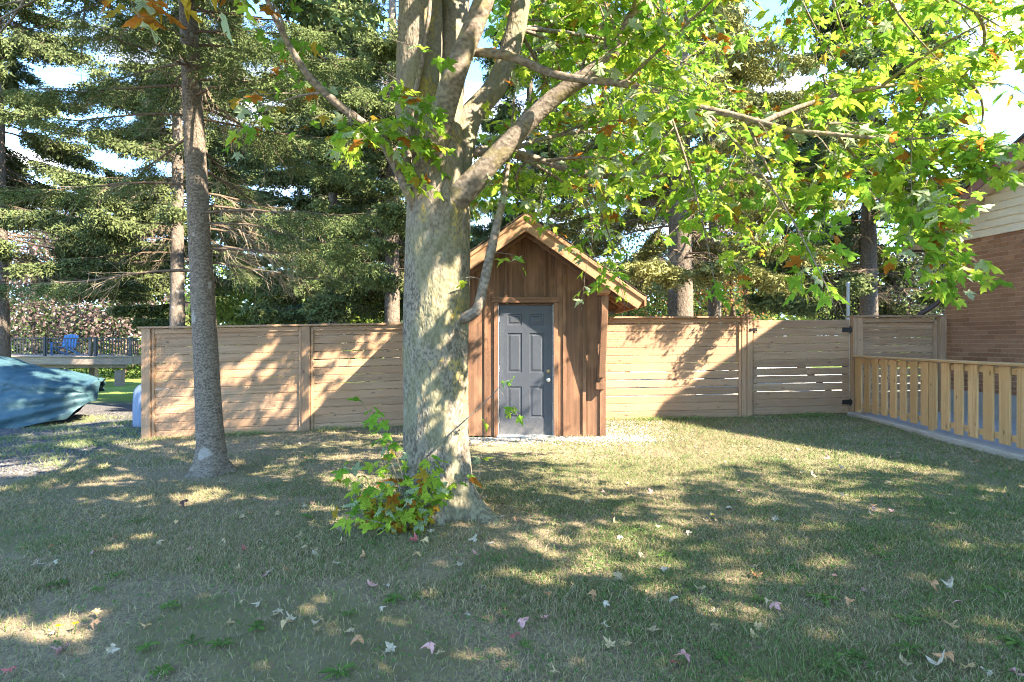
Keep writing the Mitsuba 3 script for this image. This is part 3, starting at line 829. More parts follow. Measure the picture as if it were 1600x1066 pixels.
# ------------------------------------------------------------------ the deck far left, its railing and the blue chair
DKY, DKT = 26.0, 0.78
dk = thing('timber_deck', 'raised grey timber deck on short posts beyond the gravel at far left', 'deck')
DXa, DXb, DYb = -27.0, (207 - CX) / F_PX * DKY, 30.0
DXc, DYs = -20.2, 26.75          # the deck is narrower behind its front strip
for i, y in enumerate(np.arange(DKY, DYb, 0.145)):
    board('deck_board', dk, [DXa, y, DKT], [(DXb if y < DYs else DXc) + 0.03, y, DKT], 0.138, 0.035, [0, 1, 0], 'deck_wood', bevel=0)
board('deck_beam', dk, [DXa, DKY + 0.02, DKT - 0.19], [DXb, DKY + 0.02, DKT - 0.19], 0.34, 0.05, UP, 'deck_wood')
board('deck_beam', dk, [DXb - 0.02, DKY + 0.05, DKT - 0.19], [DXb - 0.02, DYs, DKT - 0.19], 0.34, 0.05, UP, 'deck_wood')
board('deck_beam', dk, [DXa, DKY + 0.5, DKT - 0.50], [DXb - 0.6, DKY + 0.5, DKT - 0.45], 0.16, 0.10, UP, 'deck_wood')
for x in (-18.05, -21.5, -24.8):
    board('post', dk, [x, DKY + 0.5, -0.8], [x, DKY + 0.5, DKT - 0.64], 0.30, 0.28, [1, 0, 0], 'deck_wood')
    if x < DXc: board('post', dk, [x, DYb - 0.4, -0.8], [x, DYb - 0.4, DKT - 0.37], 0.30, 0.28, [1, 0, 0], 'deck_wood')
dr_ = thing('deck_railing', 'black metal baluster railing along the edge of the far deck', 'railing')
RTZ = DKT + 0.82
px_posts = [70, 141, 204]
xp_ = [(a - CX) / F_PX * (DKY + 0.1) for a in px_posts]
for x in [DXa + 0.2, -24.2] + xp_:
    board('post', dr_, [x, DKY + 0.10, DKT + 0.02], [x, DKY + 0.10, RTZ + 0.06], 0.11, 0.11, [1, 0, 0], 'dark_paint')
board('post', dr_, [xp_[1] + 0.24, DKY + 0.10, DKT + 0.02], [xp_[1] + 0.24, DKY + 0.10, RTZ + 0.06], 0.11, 0.11, [1, 0, 0], 'dark_paint')
for z in (RTZ, DKT + 0.10):
    board('rail', dr_, [DXa, DKY + 0.10, z], [xp_[2] - 0.06, DKY + 0.10, z], 0.045, 0.05, UP, 'dark_paint')
    board('rail', dr_, [xp_[2], DKY + 0.16, z], [xp_[2], DYs - 0.02, z], 0.045, 0.05, UP, 'dark_paint')
x = -26.2
while x < xp_[2] - 0.1:
    if min(abs(x - q) for q in xp_) > 0.08:
        board('baluster', dr_, [x, DKY + 0.10, DKT + 0.122], [x, DKY + 0.10, RTZ - 0.022], 0.026, 0.026, [1, 0, 0], 'dark_paint', bevel=0)
    x += 0.135
for y in np.arange(DKY + 0.3, DYs - 0.05, 0.135):
    board('baluster', dr_, [xp_[2], y, DKT + 0.122], [xp_[2], y, RTZ - 0.022], 0.026, 0.026, [1, 0, 0], 'dark_paint', bevel=0)
ch = thing('blue_chair', 'bright blue slatted garden chair behind the black deck railing', 'chair')
c0 = P(99, 545, 27.3); cx_, cy_ = c0[0], 27.3; z0 = DKT + 0.018
for k in range(5):
    o = (k - 2) * 0.135
    board('back_slat', ch, [cx_ + o, cy_ + 0.30, z0 + 0.34], [cx_ + o * 1.06, cy_ + 0.52, z0 + 1.02 - 0.03 * abs(k - 2)], 0.125, 0.022, [1, 0, 0], 'blue_plastic')
for k in range(5):
    board('seat_slat', ch, [cx_ - 0.33, cy_ - 0.24 + k * 0.115, z0 + 0.42 - k * 0.018], [cx_ + 0.33, cy_ - 0.24 + k * 0.115, z0 + 0.42 - k * 0.018], 0.10, 0.022, [0, 1, 0], 'blue_plastic')
for s in (-1, 1):
    board('armrest', ch, [cx_ + s * 0.40, cy_ - 0.32, z0 + 0.62], [cx_ + s * 0.40, cy_ + 0.42, z0 + 0.60], 0.13, 0.024, [1, 0, 0], 'blue_plastic')
    board('leg', ch, [cx_ + s * 0.37, cy_ - 0.22, z0], [cx_ + s * 0.37, cy_ - 0.26, z0 + 0.605], 0.09, 0.03, [0, 1, 0], 'blue_plastic')
    board('leg', ch, [cx_ + s * 0.345, cy_ - 0.30, z0 + 0.385], [cx_ + s * 0.345, cy_ + 0.62, z0 + 0.02], 0.10, 0.026, UP, 'blue_plastic')
board('back_rail', ch, [cx_ - 0.38, cy_ + 0.425, z0 + 0.575], [cx_ + 0.38, cy_ + 0.425, z0 + 0.575], 0.08, 0.024, UP, 'blue_plastic')

# ------------------------------------------------------------------ the maple
LEAF_R = np.array([(0.10, -0.03), (0.30, -0.12), (0.25, 0.09), (0.43, 0.15), (0.62, 0.42), (0.40, 0.39), (0.15, 0.40), (0.25, 0.63), (0.12, 0.71), (0.0, 1.0)])


def leaf_template(simple=False, seed=0):
    rr = np.random.default_rng(400 + seed)
    r = LEAF_R if not simple else LEAF_R[[2, 4, 9]]
    out = [(0.0, 0.0)] + list(r) + [(-x, y) for x, y in r[:-1][::-1]]
    pts = np.array([(0, 0.30)] + out)
    z = -rr.uniform(-0.15, 0.6) * np.abs(pts[:, 0]) ** 1.3 - rr.uniform(-0.1, 0.5) * (pts[:, 1] - 0.3) ** 2 + 0.06 * np.sin(pts[:, 0] * 9 + seed)
    if seed:
        pts = pts * (1 + rr.normal(0, 0.10, pts.shape)); pts[:, 0] *= rr.uniform(0.75, 1.1); pts[:, 0] += rr.uniform(-0.15, 0.15) * pts[:, 1] ** 2
    n = len(out)
    f = np.array([[0, 1 + k, 1 + (k + 1) % n] for k in range(n)])
    return np.column_stack([pts, z]), f


LT_FULL, LT_FAR = leaf_template(), leaf_template(True)
LT_SET = [leaf_template(False, k) for k in range(1, 9)]
MX, MY = -0.615, 4.9


class Leaves:
    def __init__(self):
        self.p, self.y, self.z, self.s, self.c = [], [], [], [], []

    def add(self, p, y, z, s, c):
        self.p.append(p); self.y.append(y); self.z.append(z); self.s.append(s); self.c.append(c)

    def done(self):
        return [np.concatenate(q) if len(q) else np.zeros((0, 3)) for q in (self.p, self.y, self.z, self.s, self.c)]


def leaf_colours(n, r, turn=0.06, green=0.5):
    a = r.random(n)[:, None]
    c = np.where(a < green, [0.21, 0.40, 0.05], [0.41, 0.57, 0.07]) * r.uniform(0.75, 1.2, (n, 1))
    k = r.random(n)
    c[k < 0.15] = [0.42, 0.52, 0.32] * r.uniform(0.8, 1.15, ((k < 0.15).sum(), 1))           # pale undersides
    o = k > 1 - turn
    c[o] = np.where(r.random((o.sum(), 1)) < 0.5, [0.46, 0.19, 0.035], [0.50, 0.36, 0.05]) * r.uniform(0.7, 1.1, (o.sum(), 1))
    return c


leaves = Leaves()
tw_a, tw_b, tw_r = [], [], []


def twig(p0, d, L, r, spacing=0.048, size=(0.062, 0.138), turn=0.05, green=0.5, start=0.25, droop=0.35, sub=True):
    """a leafy twig from p0 in the direction d: its wood as sticks, its leaves in pairs"""
    n = max(4, int(L / 0.09))
    t = np.linspace(0, 1, n + 1)
    d = nrm(d)
    side = nrm(np.cross(d, [0, 0, 1.0]) + 1e-6)
    bend = r.normal(0, 0.12)
    pts = p0 + d * (t * L)[:, None] + side * (bend * L * t ** 2)[:, None] - np.array([0, 0, 1]) * (droop * L * t ** 2)[:, None] + r.normal(0, 0.006, (n + 1, 3)) * t[:, None]
    tw_a.append(pts[:-1]); tw_b.append(pts[1:]); tw_r.append(0.0022 + 0.005 * L * (1 - t[:-1]))
    m = max(2, int(L * (1 - start) / spacing))
    tt = np.repeat(np.linspace(start, 1, m), 2) + r.normal(0, 0.012, 2 * m)
    tt = np.clip(tt, 0, 1)
    q = np.stack([np.interp(tt, t, pts[:, k]) for k in range(3)], 1)
    tang = nrm(pts[-1] - pts[0])
    sgn = np.tile([1.0, -1.0], m)[:, None]
    out = nrm(side * sgn * 0.8 + tang * r.uniform(0.1, 0.9, (2 * m, 1)) + r.normal(0, 0.35, (2 * m, 3)))
    pet = r.uniform(0.03, 0.075, (2 * m, 1))
    base = q + (out + [0, 0, -0.25]) * pet
    if size[1] < 0.2:
        tw_a.append(q); tw_b.append(base); tw_r.append(np.full(2 * m, 0.0011))
    tip = nrm(out * [1, 1, 0.5] + [0, 0, -0.62] + r.normal(0, 0.28, (2 * m, 3)))
    zn = nrm(r.normal(0, 0.50, (2 * m, 3)) + [0.15, -0.1, 1.0])
    leaves.add(base, tip, zn, r.uniform(*size, 2 * m), leaf_colours(2 * m, r, turn, green))
    if sub and L > 0.5:
        for k in range(int(L / 0.22)):
            a = r.uniform(0.2, 0.85)
            b = np.array([np.interp(a, t, pts[:, j]) for j in range(3)])
            twig(b, tang * 0.8 + side * r.choice([-1, 1]) * r.uniform(0.5, 1.1) + [0, 0, r.normal(0.05, 0.3)], L * r.uniform(0.3, 0.55), r, spacing, size, turn, green, 0.15, droop, False)


maple = thing('maple_tree', 'big foreground maple with yellow lichen on its grey trunk and bright green leaves', 'tree')


def trunk_bump(p, ring, rad):
    th = np.arctan2(ring[..., 1], ring[..., 0])
    z = p[..., 2]
    root = 0.0
    for a, amp, wd in ((-0.55, 0.95, 0.33), (-2.35, 0.60, 0.36), (-1.45, 0.34, 0.34), (2.8, 0.6, 0.4), (0.9, 0.7, 0.4), (1.9, 0.6, 0.4)):
        dth = np.angle(np.exp(1j * (th - a)))
        root = root + amp * np.exp(-(dth / wd) ** 2) * np.exp(-np.clip(z - 0.03, -0.3, 9) / 0.16)
    f = 0.022 * (meshkit.fbm(np.stack([th * 0 + ring[..., 0] * 7, ring[..., 1] * 7, z * 1.6], -1), 4, 3) - 0.5) * 2
    g = 0.028 * (np.abs(meshkit.fbm(np.stack([ring[..., 0] * 16, ring[..., 1] * 16, z * 4.5], -1), 3, 7) - 0.5) * 2)
    lump = 0.05 * np.exp(-((z - 2.62) / 0.12) ** 2) * np.exp(-(np.angle(np.exp(1j * (th + 1.6))) / 0.8) ** 2)
    return 1 + root + f * 2 + g + lump


tz = np.concatenate([np.linspace(-0.25, 0.5, 46), np.linspace(0.52, 3.3, 120)])
tx = np.interp(tz, [-0.3, 0.0, 0.6, 1.6, 2.4, 2.75, 3.3], [-0.63, -0.625, -0.645, -0.645, -0.63, -0.625, -0.63])
tr = np.interp(tz, [-0.3, 0.0, 0.25, 0.6, 1.2, 1.7, 2.2, 2.6, 2.85, 3.3], [0.36, 0.345, 0.30, 0.275, 0.27, 0.278, 0.272, 0.262, 0.245, 0.20])
put('trunk', tube(np.stack([tx, MY + 0 * tz, tz], 1), tr, 110, cap=False, bump=trunk_bump), 'maple_bark', maple, smooth=True)


def limb_bump(p, ring, rad):
    q = np.stack([p[..., 0] * 9, p[..., 1] * 9, p[..., 2] * 9], -1)
    return 1 + 0.12 * (meshkit.fbm(q, 3, 5) - 0.5)


def limb(pts, rads, n=40, sides=16, bs='limb_bark', name='limb'):
    p = spline(pts, n)
    d = np.linspace(0, 1, len(pts)); r = np.interp(np.linspace(0, 1, n), d, rads)
    put(name, tube(p, r, sides, bump=limb_bump), bs, maple, smooth=True)
    return p, r


D = MY
# the stems above the fork, traced along the directions the tree takes
limb([P(668, 250, D + .02), P(655, 150, D + .05), P(657, 60, D + .1), P(655, -60, D + .15), P(640, -260, D + .2)], [0.20, 0.205, 0.19, 0.165, 0.12], 60, 40, 'maple_bark')
limb([P(690, 250, D + .08), P(700, 120, D + .22), P(708, 20, D + .34), P(716, -90, D + .45), P(740, -300, D + .6)], [0.15, 0.155, 0.14, 0.12, 0.09], 50, 30, 'maple_bark')
limb([P(668, 330, D + .02), P(672, 262, D - .10), P(682, 215, D - .20), P(703, 140, D - .30), P(732, 62, D - .34), P(758, -5, D - .36), P(800, -140, D - .4), P(850, -300, D - .5)], [0.16, 0.135, 0.10, 0.086, 0.08, 0.074, 0.064, 0.045], 60, 28)
limb([P(712, 285, D + .05), P(722, 225, D + .14), P(738, 178, D + .3), P(770, 142, D + .42), P(790, 100, D + .5), P(806, 45, D + .55), P(815, -10, D + .6), P(830, -140, D + .7)], [0.10, 0.12, 0.105, 0.098, 0.098, 0.09, 0.088, 0.07], 60, 28, 'maple_bark')
rl_p, _ = limb([P(665, 392, D + .02), P(690, 335, D - .06), P(733, 290, D - .15), P(827, 189, D - .22), P(890, 135, D - .26), P(935, 105, D - .30), P(975, 55, D - .3), P(1004, -5, D - .3), P(1045, -120, D - .2), P(1090, -280, D)], [0.15, 0.125, 0.088, 0.073, 0.066, 0.061, 0.055, 0.050, 0.042, 0.030], 80, 22)
la_p, _ = limb([P(722, 80, D - .26), P(750, 82, D - .27), P(800, 89, D - .33), P(870, 117, D - .45), P(1000, 136, D - .6), P(1060, 159, D - .66), P(1150, 181, D - .75), P(1230, 202, D - .82), P(1300, 210, D - .9), P(1400, 217, D - 1.0), P(1460, 214, D - 1.1)], [0.036, 0.037, 0.033, 0.028, 0.027, 0.025, 0.023, 0.020, 0.016, 0.011, 0.006], 90, 12)
lb_p, _ = limb([P(700, 250, D + .05), P(742, 239, D + .12), P(800, 238, D + .16), P(870, 259, D + .2), P(940, 275, D + .22), P(1060, 270, D + .3), P(1130, 266, D + .3), P(1200, 278, D + .32), P(1290, 284, D + .3)], [0.042, 0.034, 0.031, 0.029, 0.027, 0.021, 0.018, 0.014, 0.006], 80, 12)
ll_p, _ = limb([P(650, 325, D - .15), P(632, 288, D - .22), P(592, 216, D - .3), P(545, 176, D - .42), P(482, 118, D - .6), P(442, 52, D - .75), P(424, 15, D - .85), P(400, -60, D - 1.0)], [0.05, 0.041, 0.036, 0.032, 0.028, 0.022, 0.020, 0.012], 60, 12)
lc_p, _ = limb([P(685, 520, D + .0), P(726, 496, D - .14), P(745, 484, D - .2), P(752, 462, D - .2), P(760, 425, D - .18), P(770, 380, D - .14), P(778, 345, D - .1), P(786, 310, D - .05), P(798, 215, D), P(804, 150, D)], [0.09, 0.052, 0.042, 0.040, 0.038, 0.035, 0.03, 0.016, 0.011, 0.007], 60, 16)
limb([P(660, 320, D - .22), P(640, 200, D - .22), P(664, 75, D - .16), P(672, 0, D - .12), P(680, -80, D - .1)], [0.02, 0.024, 0.02, 0.017, 0.013], 40, 10)
# limbs out of the frame overhead, which carry the crown that shades the lawn
r0 = np.random.default_rng(11)
crown_limbs = []
for az, z0, el, L in ((-80, 4.9, 12, 6.5), (-62, 5.4, 14, 7.5), (62, 4.6, 18, 5), (85, 5.4, 30, 5.5), (40, 6.5, 34, 5.5),
                      (-100, 6.0, 16, 7), (-122, 5.4, 10, 6.5), (-145, 6.0, 18, 6), (-168, 6.2, 22, 5.5), (125, 6.6, 30, 5), (165, 6.8, 28, 5), (-95, 7.6, 30, 6.5),
                      (-55, 4.3, 2, 9.0), (-72, 4.4, 2, 8.0), (-42, 4.2, 0, 9.0), (-64, 4.9, 6, 9.0), (-86, 4.6, 6, 7.5), (-48, 4.7, 4, 10.0), (172, 5.0, 4, 5.0), (-163, 5.2, 5, 5.2), (-150, 4.9, 3, 4.6)):
    a, e = math.radians(az), math.radians(el)
    d = np.array([math.cos(a) * math.cos(e), math.sin(a) * math.cos(e), math.sin(e)])
    p0 = np.array([-0.45, 5.0, z0 + 0.35])
    side = np.array([-math.sin(a), math.cos(a), 0])
    pts = [p0 + d * L * t + side * 0.5 * math.sin(3 * t + az) * t - np.array([0, 0, 0.13 * L]) * t * t for t in (0, 0.3, 0.6, 0.85, 1)]
    crown_limbs.append(limb(pts, [0.06, 0.05, 0.036, 0.022, 0.008], 30, 8)[0])


def leafy(path, t0, step, r, Lr=(0.35, 0.9), spread=1.0, up=0.15, prob=1.0, **kw):
    seg = np.linalg.norm(np.diff(path, axis=0), axis=1); s = np.concatenate([[0], np.cumsum(seg)])
    for q in np.arange(s[-1] * t0, s[-1], step):
        if r.random() > prob:
            continue
        b = np.array([np.interp(q, s, path[:, k]) for k in range(3)])
        i = min(np.searchsorted(s, q), len(path) - 1); tg = nrm(path[i] - path[max(i - 1, 0)])
        o = r.normal(0, 1, 3); o = nrm(o - tg * np.dot(o, tg))
        f = 1 - 0.45 * q / s[-1]
        twig(b, tg * r.uniform(0.2, 0.8) + o * spread * [1, 1, 0.7] + [0, 0, up], r.uniform(*Lr) * f, r, **kw)
    twig(path[-1], nrm(path[-1] - path[-3]), 0.5, r, **kw)


def branchlets(path, t0, step, r, L=(0.8, 1.7), up=0.25, **kw):
    """second-order branches with twigs of their own"""
    seg = np.linalg.norm(np.diff(path, axis=0), axis=1); s = np.concatenate([[0], np.cumsum(seg)])
    for q in np.arange(s[-1] * t0, s[-1] * 0.97, step):
        b = np.array([np.interp(q, s, path[:, k]) for k in range(3)])
        i = min(np.searchsorted(s, q), len(path) - 1); tg = nrm(path[i] - path[max(i - 1, 0)])
        o = r.normal(0, 1, 3); o = nrm(o - tg * np.dot(o, tg))
        d = nrm(tg * 0.8 + o * [1, 1, 0.75] + [0, 0, up]); l = r.uniform(*L) * (1 - 0.4 * q / s[-1])
        side = nrm(np.cross(d, [0, 0, 1.0]))
        pts = [b, b + d * l * 0.5 + side * r.normal(0, 0.08), b + d * l + side * r.normal(0, 0.15) - [0, 0, 0.12 * l]]
        pp = spline(pts, 14)
        put('branch', tube(pp, np.linspace(0.014, 0.004, 14), 6), 'limb_bark', maple, smooth=True)
        leafy(pp, 0.2, 0.13, r, (0.25, 0.6), **kw)


r1 = np.random.default_rng(21)
leafy(la_p, 0.30, 0.19, r1, (0.4, 0.85)); branchlets(la_p, 0.30, 0.31, r1)
leafy(lb_p, 0.30, 0.20, r1, (0.35, 0.8)); branchlets(lb_p, 0.25, 0.36, r1, (0.7, 1.4), up=0.1)
branchlets(rl_p, 0.42, 0.22, r1, (0.8, 1.7), up=0.1); leafy(rl_p, 0.5, 0.2, r1)
leafy(ll_p, 0.30, 0.16, r1, (0.22, 0.5), turn=0.16, green=0.8); branchlets(ll_p, 0.55, 0.45, r1, (0.5, 0.8), turn=0.15, green=0.8)
leafy(lc_p, 0.62, 0.10, r1, (0.2, 0.42), prob=0.8)
twig(P(765, 395, D - .16), [1, -0.4, 0.1], 0.25, r1, start=0.6, sub=False); twig(P(757, 440, D - .18), [-0.8, -0.6, 0.5], 0.2, r1, start=0.6, sub=False)
# sprays hanging by the trunk and at the right end of the long limb
for a, b, k in ((P(632, 290, D - .35), P(665, 285, D - .5), 1), (P(600, 120, D - .6), P(655, 170, D - .65), 4), (P(590, 185, D - .5), P(640, 240, D - .6), 4), (P(620, 60, D - .6), P(690, 60, D - .55), 1),
                (P(545, 176, D - .45), P(565, 240, D - .7), 3), (P(1425, 216, D - 1.05), P(1452, 330, D - 1.2), 2), (P(1445, 300, D - 1.2), P(1435, 420, D - 1.3), 2), (P(1450, 330, D - 1.2), P(1495, 420, D - 1.3), 2), (P(1300, 225, D - .95), P(1330, 320, D - 1.1), 2),
                (P(1460, 220, D - 1.1), P(1575, 240, D - 1.4), 3), (P(1380, 220, D - 1.0), P(1400, 310, D - 1.1), 2)):
    for _ in range(k):
        twig(a + r1.normal(0, 0.03, 3), b - a + r1.normal(0, 0.12, 3), np.linalg.norm(b - a) * r1.uniform(0.9, 1.25), r1, 0.045, (0.09, 0.135), droop=0.1, start=0.1)
# the near twig at the top left with its turning leaves
for a, b in ((P(150, -120, 2.6), P(215, 15, 2.35)), (P(300, -110, 2.7), P(230, 5, 2.4)), (P(330, -90, 2.8), P(400, 10, 2.7)), (P(250, -120, 2.7), P(345, -10, 2.75))):
    twig(a, b - a, np.linalg.norm(b - a), r1, 0.06, (0.10, 0.14), turn=0.62, green=0.2, start=0.45, droop=0.05, sub=False)
# limbs behind the trunk, inside the frame on the right
rear = P(806, 45, D + .55)
for end, st in ((P(1120, 120, 7.6), rear), (P(1000, 215, 7.4), lb_p[14]), (P(930, 90, 7.6), rear), (P(1490, 60, 6.0), rl_p[66]), (P(930, 330, 6.4), lb_p[10]), (P(1380, 20, 5.0), rl_p[64]), (P(1560, 40, 4.2), rl_p[68]),
                (P(1560, 130, 4.6), la_p[60]), (P(880, 200, 6.8), rear), (P(820, 60, 7.0), rear), (P(960, 150, 6.4), rear), (P(800, 265, 6.4), lb_p[6]), (P(1040, 40, 6.0), rl_p[55])):
    st = np.array(st); m1 = st * 0.6 + end * 0.4 + [0, 0, 0.12]
    pp, _ = limb([st, m1, end], [0.022, 0.016, 0.005], 30, 8, name='limb')
    branchlets(pp, 0.30, 0.42, r1, (0.6, 1.3), up=0.05, green=0.35); leafy(pp, 0.35, 0.2, r1, green=0.35)
r2 = np.random.default_rng(33)
NIN = len(leaves.p)
for pth in crown_limbs:
    branchlets(pth, 0.25, 0.40, r2, (0.9, 1.9), up=0.1, spacing=0.07, size=(0.15, 0.22))
    leafy(pth, 0.3, 0.25, r2, (0.5, 1.0), spacing=0.07, size=(0.15, 0.22))
lp, ly, lz, ls, lc = leaves.done()


def seen_px(p):
    d = np.maximum(p[:, 1], 0.05)
    return CX + F_PX * p[:, 0] / d, CY - F_PX * (p[:, 2] - EYE) / d


# gaps in the crown: openings through which the sun reaches a place on the lawn or the fence (centre, half axes along x and y, turn)
GAPS = [  # lawn
    (-3.0, 5.75, 0.75, 0.34, 0.15), (-4.9, 6.4, 1.0, 0.28, 0.1), (-1.75, 6.35, 0.42, 0.25, 0), (-5.1, 7.4, 0.8, 0.25, 0), (-2.9, 8.6, 0.8, 0.3, 0.1), (-1.9, 7.7, 0.7, 0.3, 0), (-2.6, 3.1, 0.40, 0.2, 0),
    (1.05, 7.15, 0.85, 0.45, -0.2), (2.15, 6.8, 1.1, 0.5, -0.2), (0.45, 4.15, 0.26, 0.3, 0.2), (1.75, 3.5, 0.3, 0.16, 0), (2.0, 8.1, 0.9, 0.5, 0), (0.3, 8.2, 0.9, 0.35, 0), (-1.1, 8.8, 0.5, 0.4, 0), (-6.6, 6.0, 0.5, 0.3, 0), (3.3, 3.9, 0.3, 0.2, 0)]
FGAPS = [  # fence and shed: the plane's depth at x = 0, its slope, then centre x, z, half axes, turn
    (10.55, 0.125, 2.9, 1.0, 1.15, 1.0, 0.0), (10.55, 0.125, 4.5, 1.8, 0.28, 0.14, 0.5), (10.55, 0.125, -3.15, 0.75, 0.65, 0.55, 0.6), (10.55, 0.125, -4.4, 0.35, 0.8, 0.35, 0.5), (10.55, 0.125, -2.15, 1.25, 0.45, 0.25, 0.8), (10.55, 0.125, -5.75, 0.9, 0.35, 0.5, 0.6),
    (8.87, 0.0, -0.65, 0.55, 0.35, 0.65, 0.3), (8.87, 0.0, 0.25, 0.35, 0.38, 0.22, 0.7), (8.87, 0.0, 1.05, 0.55, 0.36, 0.7, 0.2), (8.87, 0.0, 0.9, 1.32, 0.2, 0.12, 0.6), (8.45, 0.0, 1.3, 2.6, 0.9, 0.3, -0.6), (8.45, 0, -0.6, 2.9, 0.8, 0.3, 0.6)]


def opened(p, soft, r):
    out = np.zeros(len(p), bool)
    jit = r.normal(0, 0.02, (len(p), 2))
    g = p - SUN * (p[:, 2:] / SUN[2])
    for x, y, a, b, w in GAPS:
        dx, dy = g[:, 0] - x + jit[:, 0], g[:, 1] - y + jit[:, 1]
        u, v = dx * math.cos(w) + dy * math.sin(w), -dx * math.sin(w) + dy * math.cos(w)
        out |= (u / a) ** 2 + (v / b) ** 2 < 1
    for y0, k, x, z, a, b, w in FGAPS:
        t = (p[:, 1] - y0 - k * p[:, 0]) / (SUN[1] - k * SUN[0])
        h = p - SUN * t[:, None]
        dx, dz = h[:, 0] - x + jit[:, 0], h[:, 2] - z + jit[:, 1]
        u, v = dx * math.cos(w) + dz * math.sin(w), -dx * math.sin(w) + dz * math.cos(w)
        out |= (t > 0) & ((u / a) ** 2 + (v / b) ** 2 < 1)
    return out & (r.random(len(p)) < soft)


px, py = seen_px(lp)
inframe = (lp[:, 1] > 0.6) & (px > -60) & (px < 1660) & (py > -60) & (py < 1100)
# the big trunk's view and the left side stay open: crown leaves grown overhead that hang low in front of the shed and lawn are dropped
low = inframe & (py > 470)
left = inframe & (px < 640) & (np.arange(len(lp)) >= sum(len(q) for q in leaves.p[:NIN])) & (py > -60)
near_lens = (inframe & (np.arange(len(lp)) >= sum(len(q) for q in leaves.p[:NIN])) & (lp[:, 1] < 4.6)) | (np.linalg.norm(lp - [0, 0, EYE], axis=1) < 1.9)
drop = low | left | near_lens | opened(lp, np.where(inframe, 0.72, 0.95), r2)
keep = ~drop
lp, ly, lz, ls, lc, inframe, px, py = (q[keep] for q in (lp, ly, lz, ls, lc, inframe, px, py))
R = frames(ly, lz)
size_px = ls / np.maximum(lp[:, 1], 0.3)
order = np.argsort(-np.where(inframe & (px > 0) & (px < 1600) & (py > 5) & (py < 1066), size_px, -1))
big, small = order[:300], order[300:]


def leaf_mesh(idx, tmpl, r):
    v, f = place(tmpl[0], tmpl[1], lp[idx], R[idx], ls[idx])
    c = np.repeat(lc[idx], len(tmpl[0]), 0) * np.tile(np.linspace(0.9, 1.08, len(tmpl[0]))[:, None], (len(idx), 1))
    return v, f, c


for k in big:
    v, f, c = leaf_mesh(np.array([k]), LT_SET[k % 8], r2)
    put('leaf', (v, f), 'maple_leaf', maple, color=c)
ins, outs = small[inframe[small]], small[~inframe[small]]
v, f, c = catc([leaf_mesh(ins[q::8], LT_SET[q], r2) for q in range(8)] + [leaf_mesh(outs, LT_FAR, r2)])
put('foliage', (v, f), 'maple_leaf', maple, color=c, kind='stuff')
a, b, rr = np.concatenate(tw_a), np.concatenate(tw_b), np.concatenate(tw_r)
okm = ~((np.linalg.norm(a - [0, 0, EYE], axis=1) < 1.7))
pxa, pya = seen_px(a)
okm &= ~((a[:, 1] > 0.5) & (pya > 480) & (pya < 1100) & (pxa > 0) & (pxa < 1600))
put('twigs', sticks(a[okm], b[okm], rr[okm], rr[okm] * 0.7), 'limb_bark', maple, kind='stuff')
print('maple leaves', len(lp), 'in frame', inframe.sum())

# ------------------------------------------------------------------ the leafy shoots at the foot of the maple
shoot = thing('maple_shoots', 'bushy maple shoots with green and orange leaves at the foot of the big trunk', 'shrub')
leaves = Leaves(); tw_a, tw_b, tw_r = [], [], []
r3 = np.random.default_rng(5)
root = np.array([-0.80, 4.50, 0.03])
for k in range(30):
    a = r3.uniform(0, 2 * np.pi)
    d = nrm([math.cos(a) * 0.55 - 0.22, math.sin(a) * 0.45 - 0.22, r3.uniform(0.45, 1.8)])
    twig(root + [math.cos(a) * 0.10 - 0.02, math.sin(a) * 0.08, 0], d, r3.uniform(0.30, 0.72), r3, 0.075, (0.075, 0.125), turn=0.22, green=0.25, start=0.2, droop=0.15, sub=False)
stems = [(P(625, 760, 4.5), P(612, 700, 4.4), P(588, 650, 4.3)), (P(632, 755, 4.5), P(612, 690, 4.45), P(608, 655, 4.4))]
for q in stems:
    twig(np.array(q[0]), q[2] - q[0], np.linalg.norm(q[2] - q[0]) * 1.1, r3, 0.07, (0.075, 0.115), turn=0.02, green=0.9, start=0.45, droop=0.05, sub=False)
twig(P(612, 690, 4.4), P(560, 622, 4.25) - P(612, 690, 4.4), 0.42, r3, 0.09, (0.085, 0.12), turn=0.0, green=0.8, start=0.5, droop=0.0, sub=False)
# the long bare shoot leaning right, and the little upright ones beside the trunk
long_ = spline([P(650, 735, 4.46), P(690, 690, 4.42), P(740, 645, 4.4), P(787, 597, 4.4)], 20)
put('stem', tube(long_, np.linspace(0.007, 0.003, 20), 6), 'limb_bark', shoot, smooth=True)
put('stem', tube(spline([P(776, 608, 4.4), P(788, 618, 4.38), P(797, 632, 4.36)], 8), 0.0025, 5), 'limb_bark', shoot, smooth=True)
for q, d, n_ in ((long_[-1], [0.6, -0.3, 0.35], 2), (P(796, 630, 4.36), [0.5, -0.3, -0.6], 2)):
    twig(np.array(q), d, 0.05, r3, 0.05, (0.065, 0.09), turn=0, green=0.9, start=0.1, droop=0.2, sub=False)
twig(P(672, 715, 4.42), [0.1, -0.5, 0.2], 0.12, r3, 0.08, (0.08, 0.11), turn=0, green=0.5, start=0.3, sub=False)
lp, ly, lz, ls, lc = leaves.done()
R = frames(ly, lz)
for k in range(len(lp)):
    v, f, c = leaf_mesh(np.array([k]), LT_SET[k % 8], r3)
    put('leaf', (v, f), 'maple_leaf', shoot, color=c)
a, b, rr = np.concatenate(tw_a), np.concatenate(tw_b), np.concatenate(tw_r)
put('stems', sticks(a, b, rr, rr * 0.7), 'limb_bark', shoot, kind='stuff')
sap = thing('maple_seedling', 'slender maple seedling with few green leaves just right of the big trunk', 'seedling')
leaves = Leaves(); tw_a, tw_b, tw_r = [], [], []
sb = P(747, 752, 5.6)
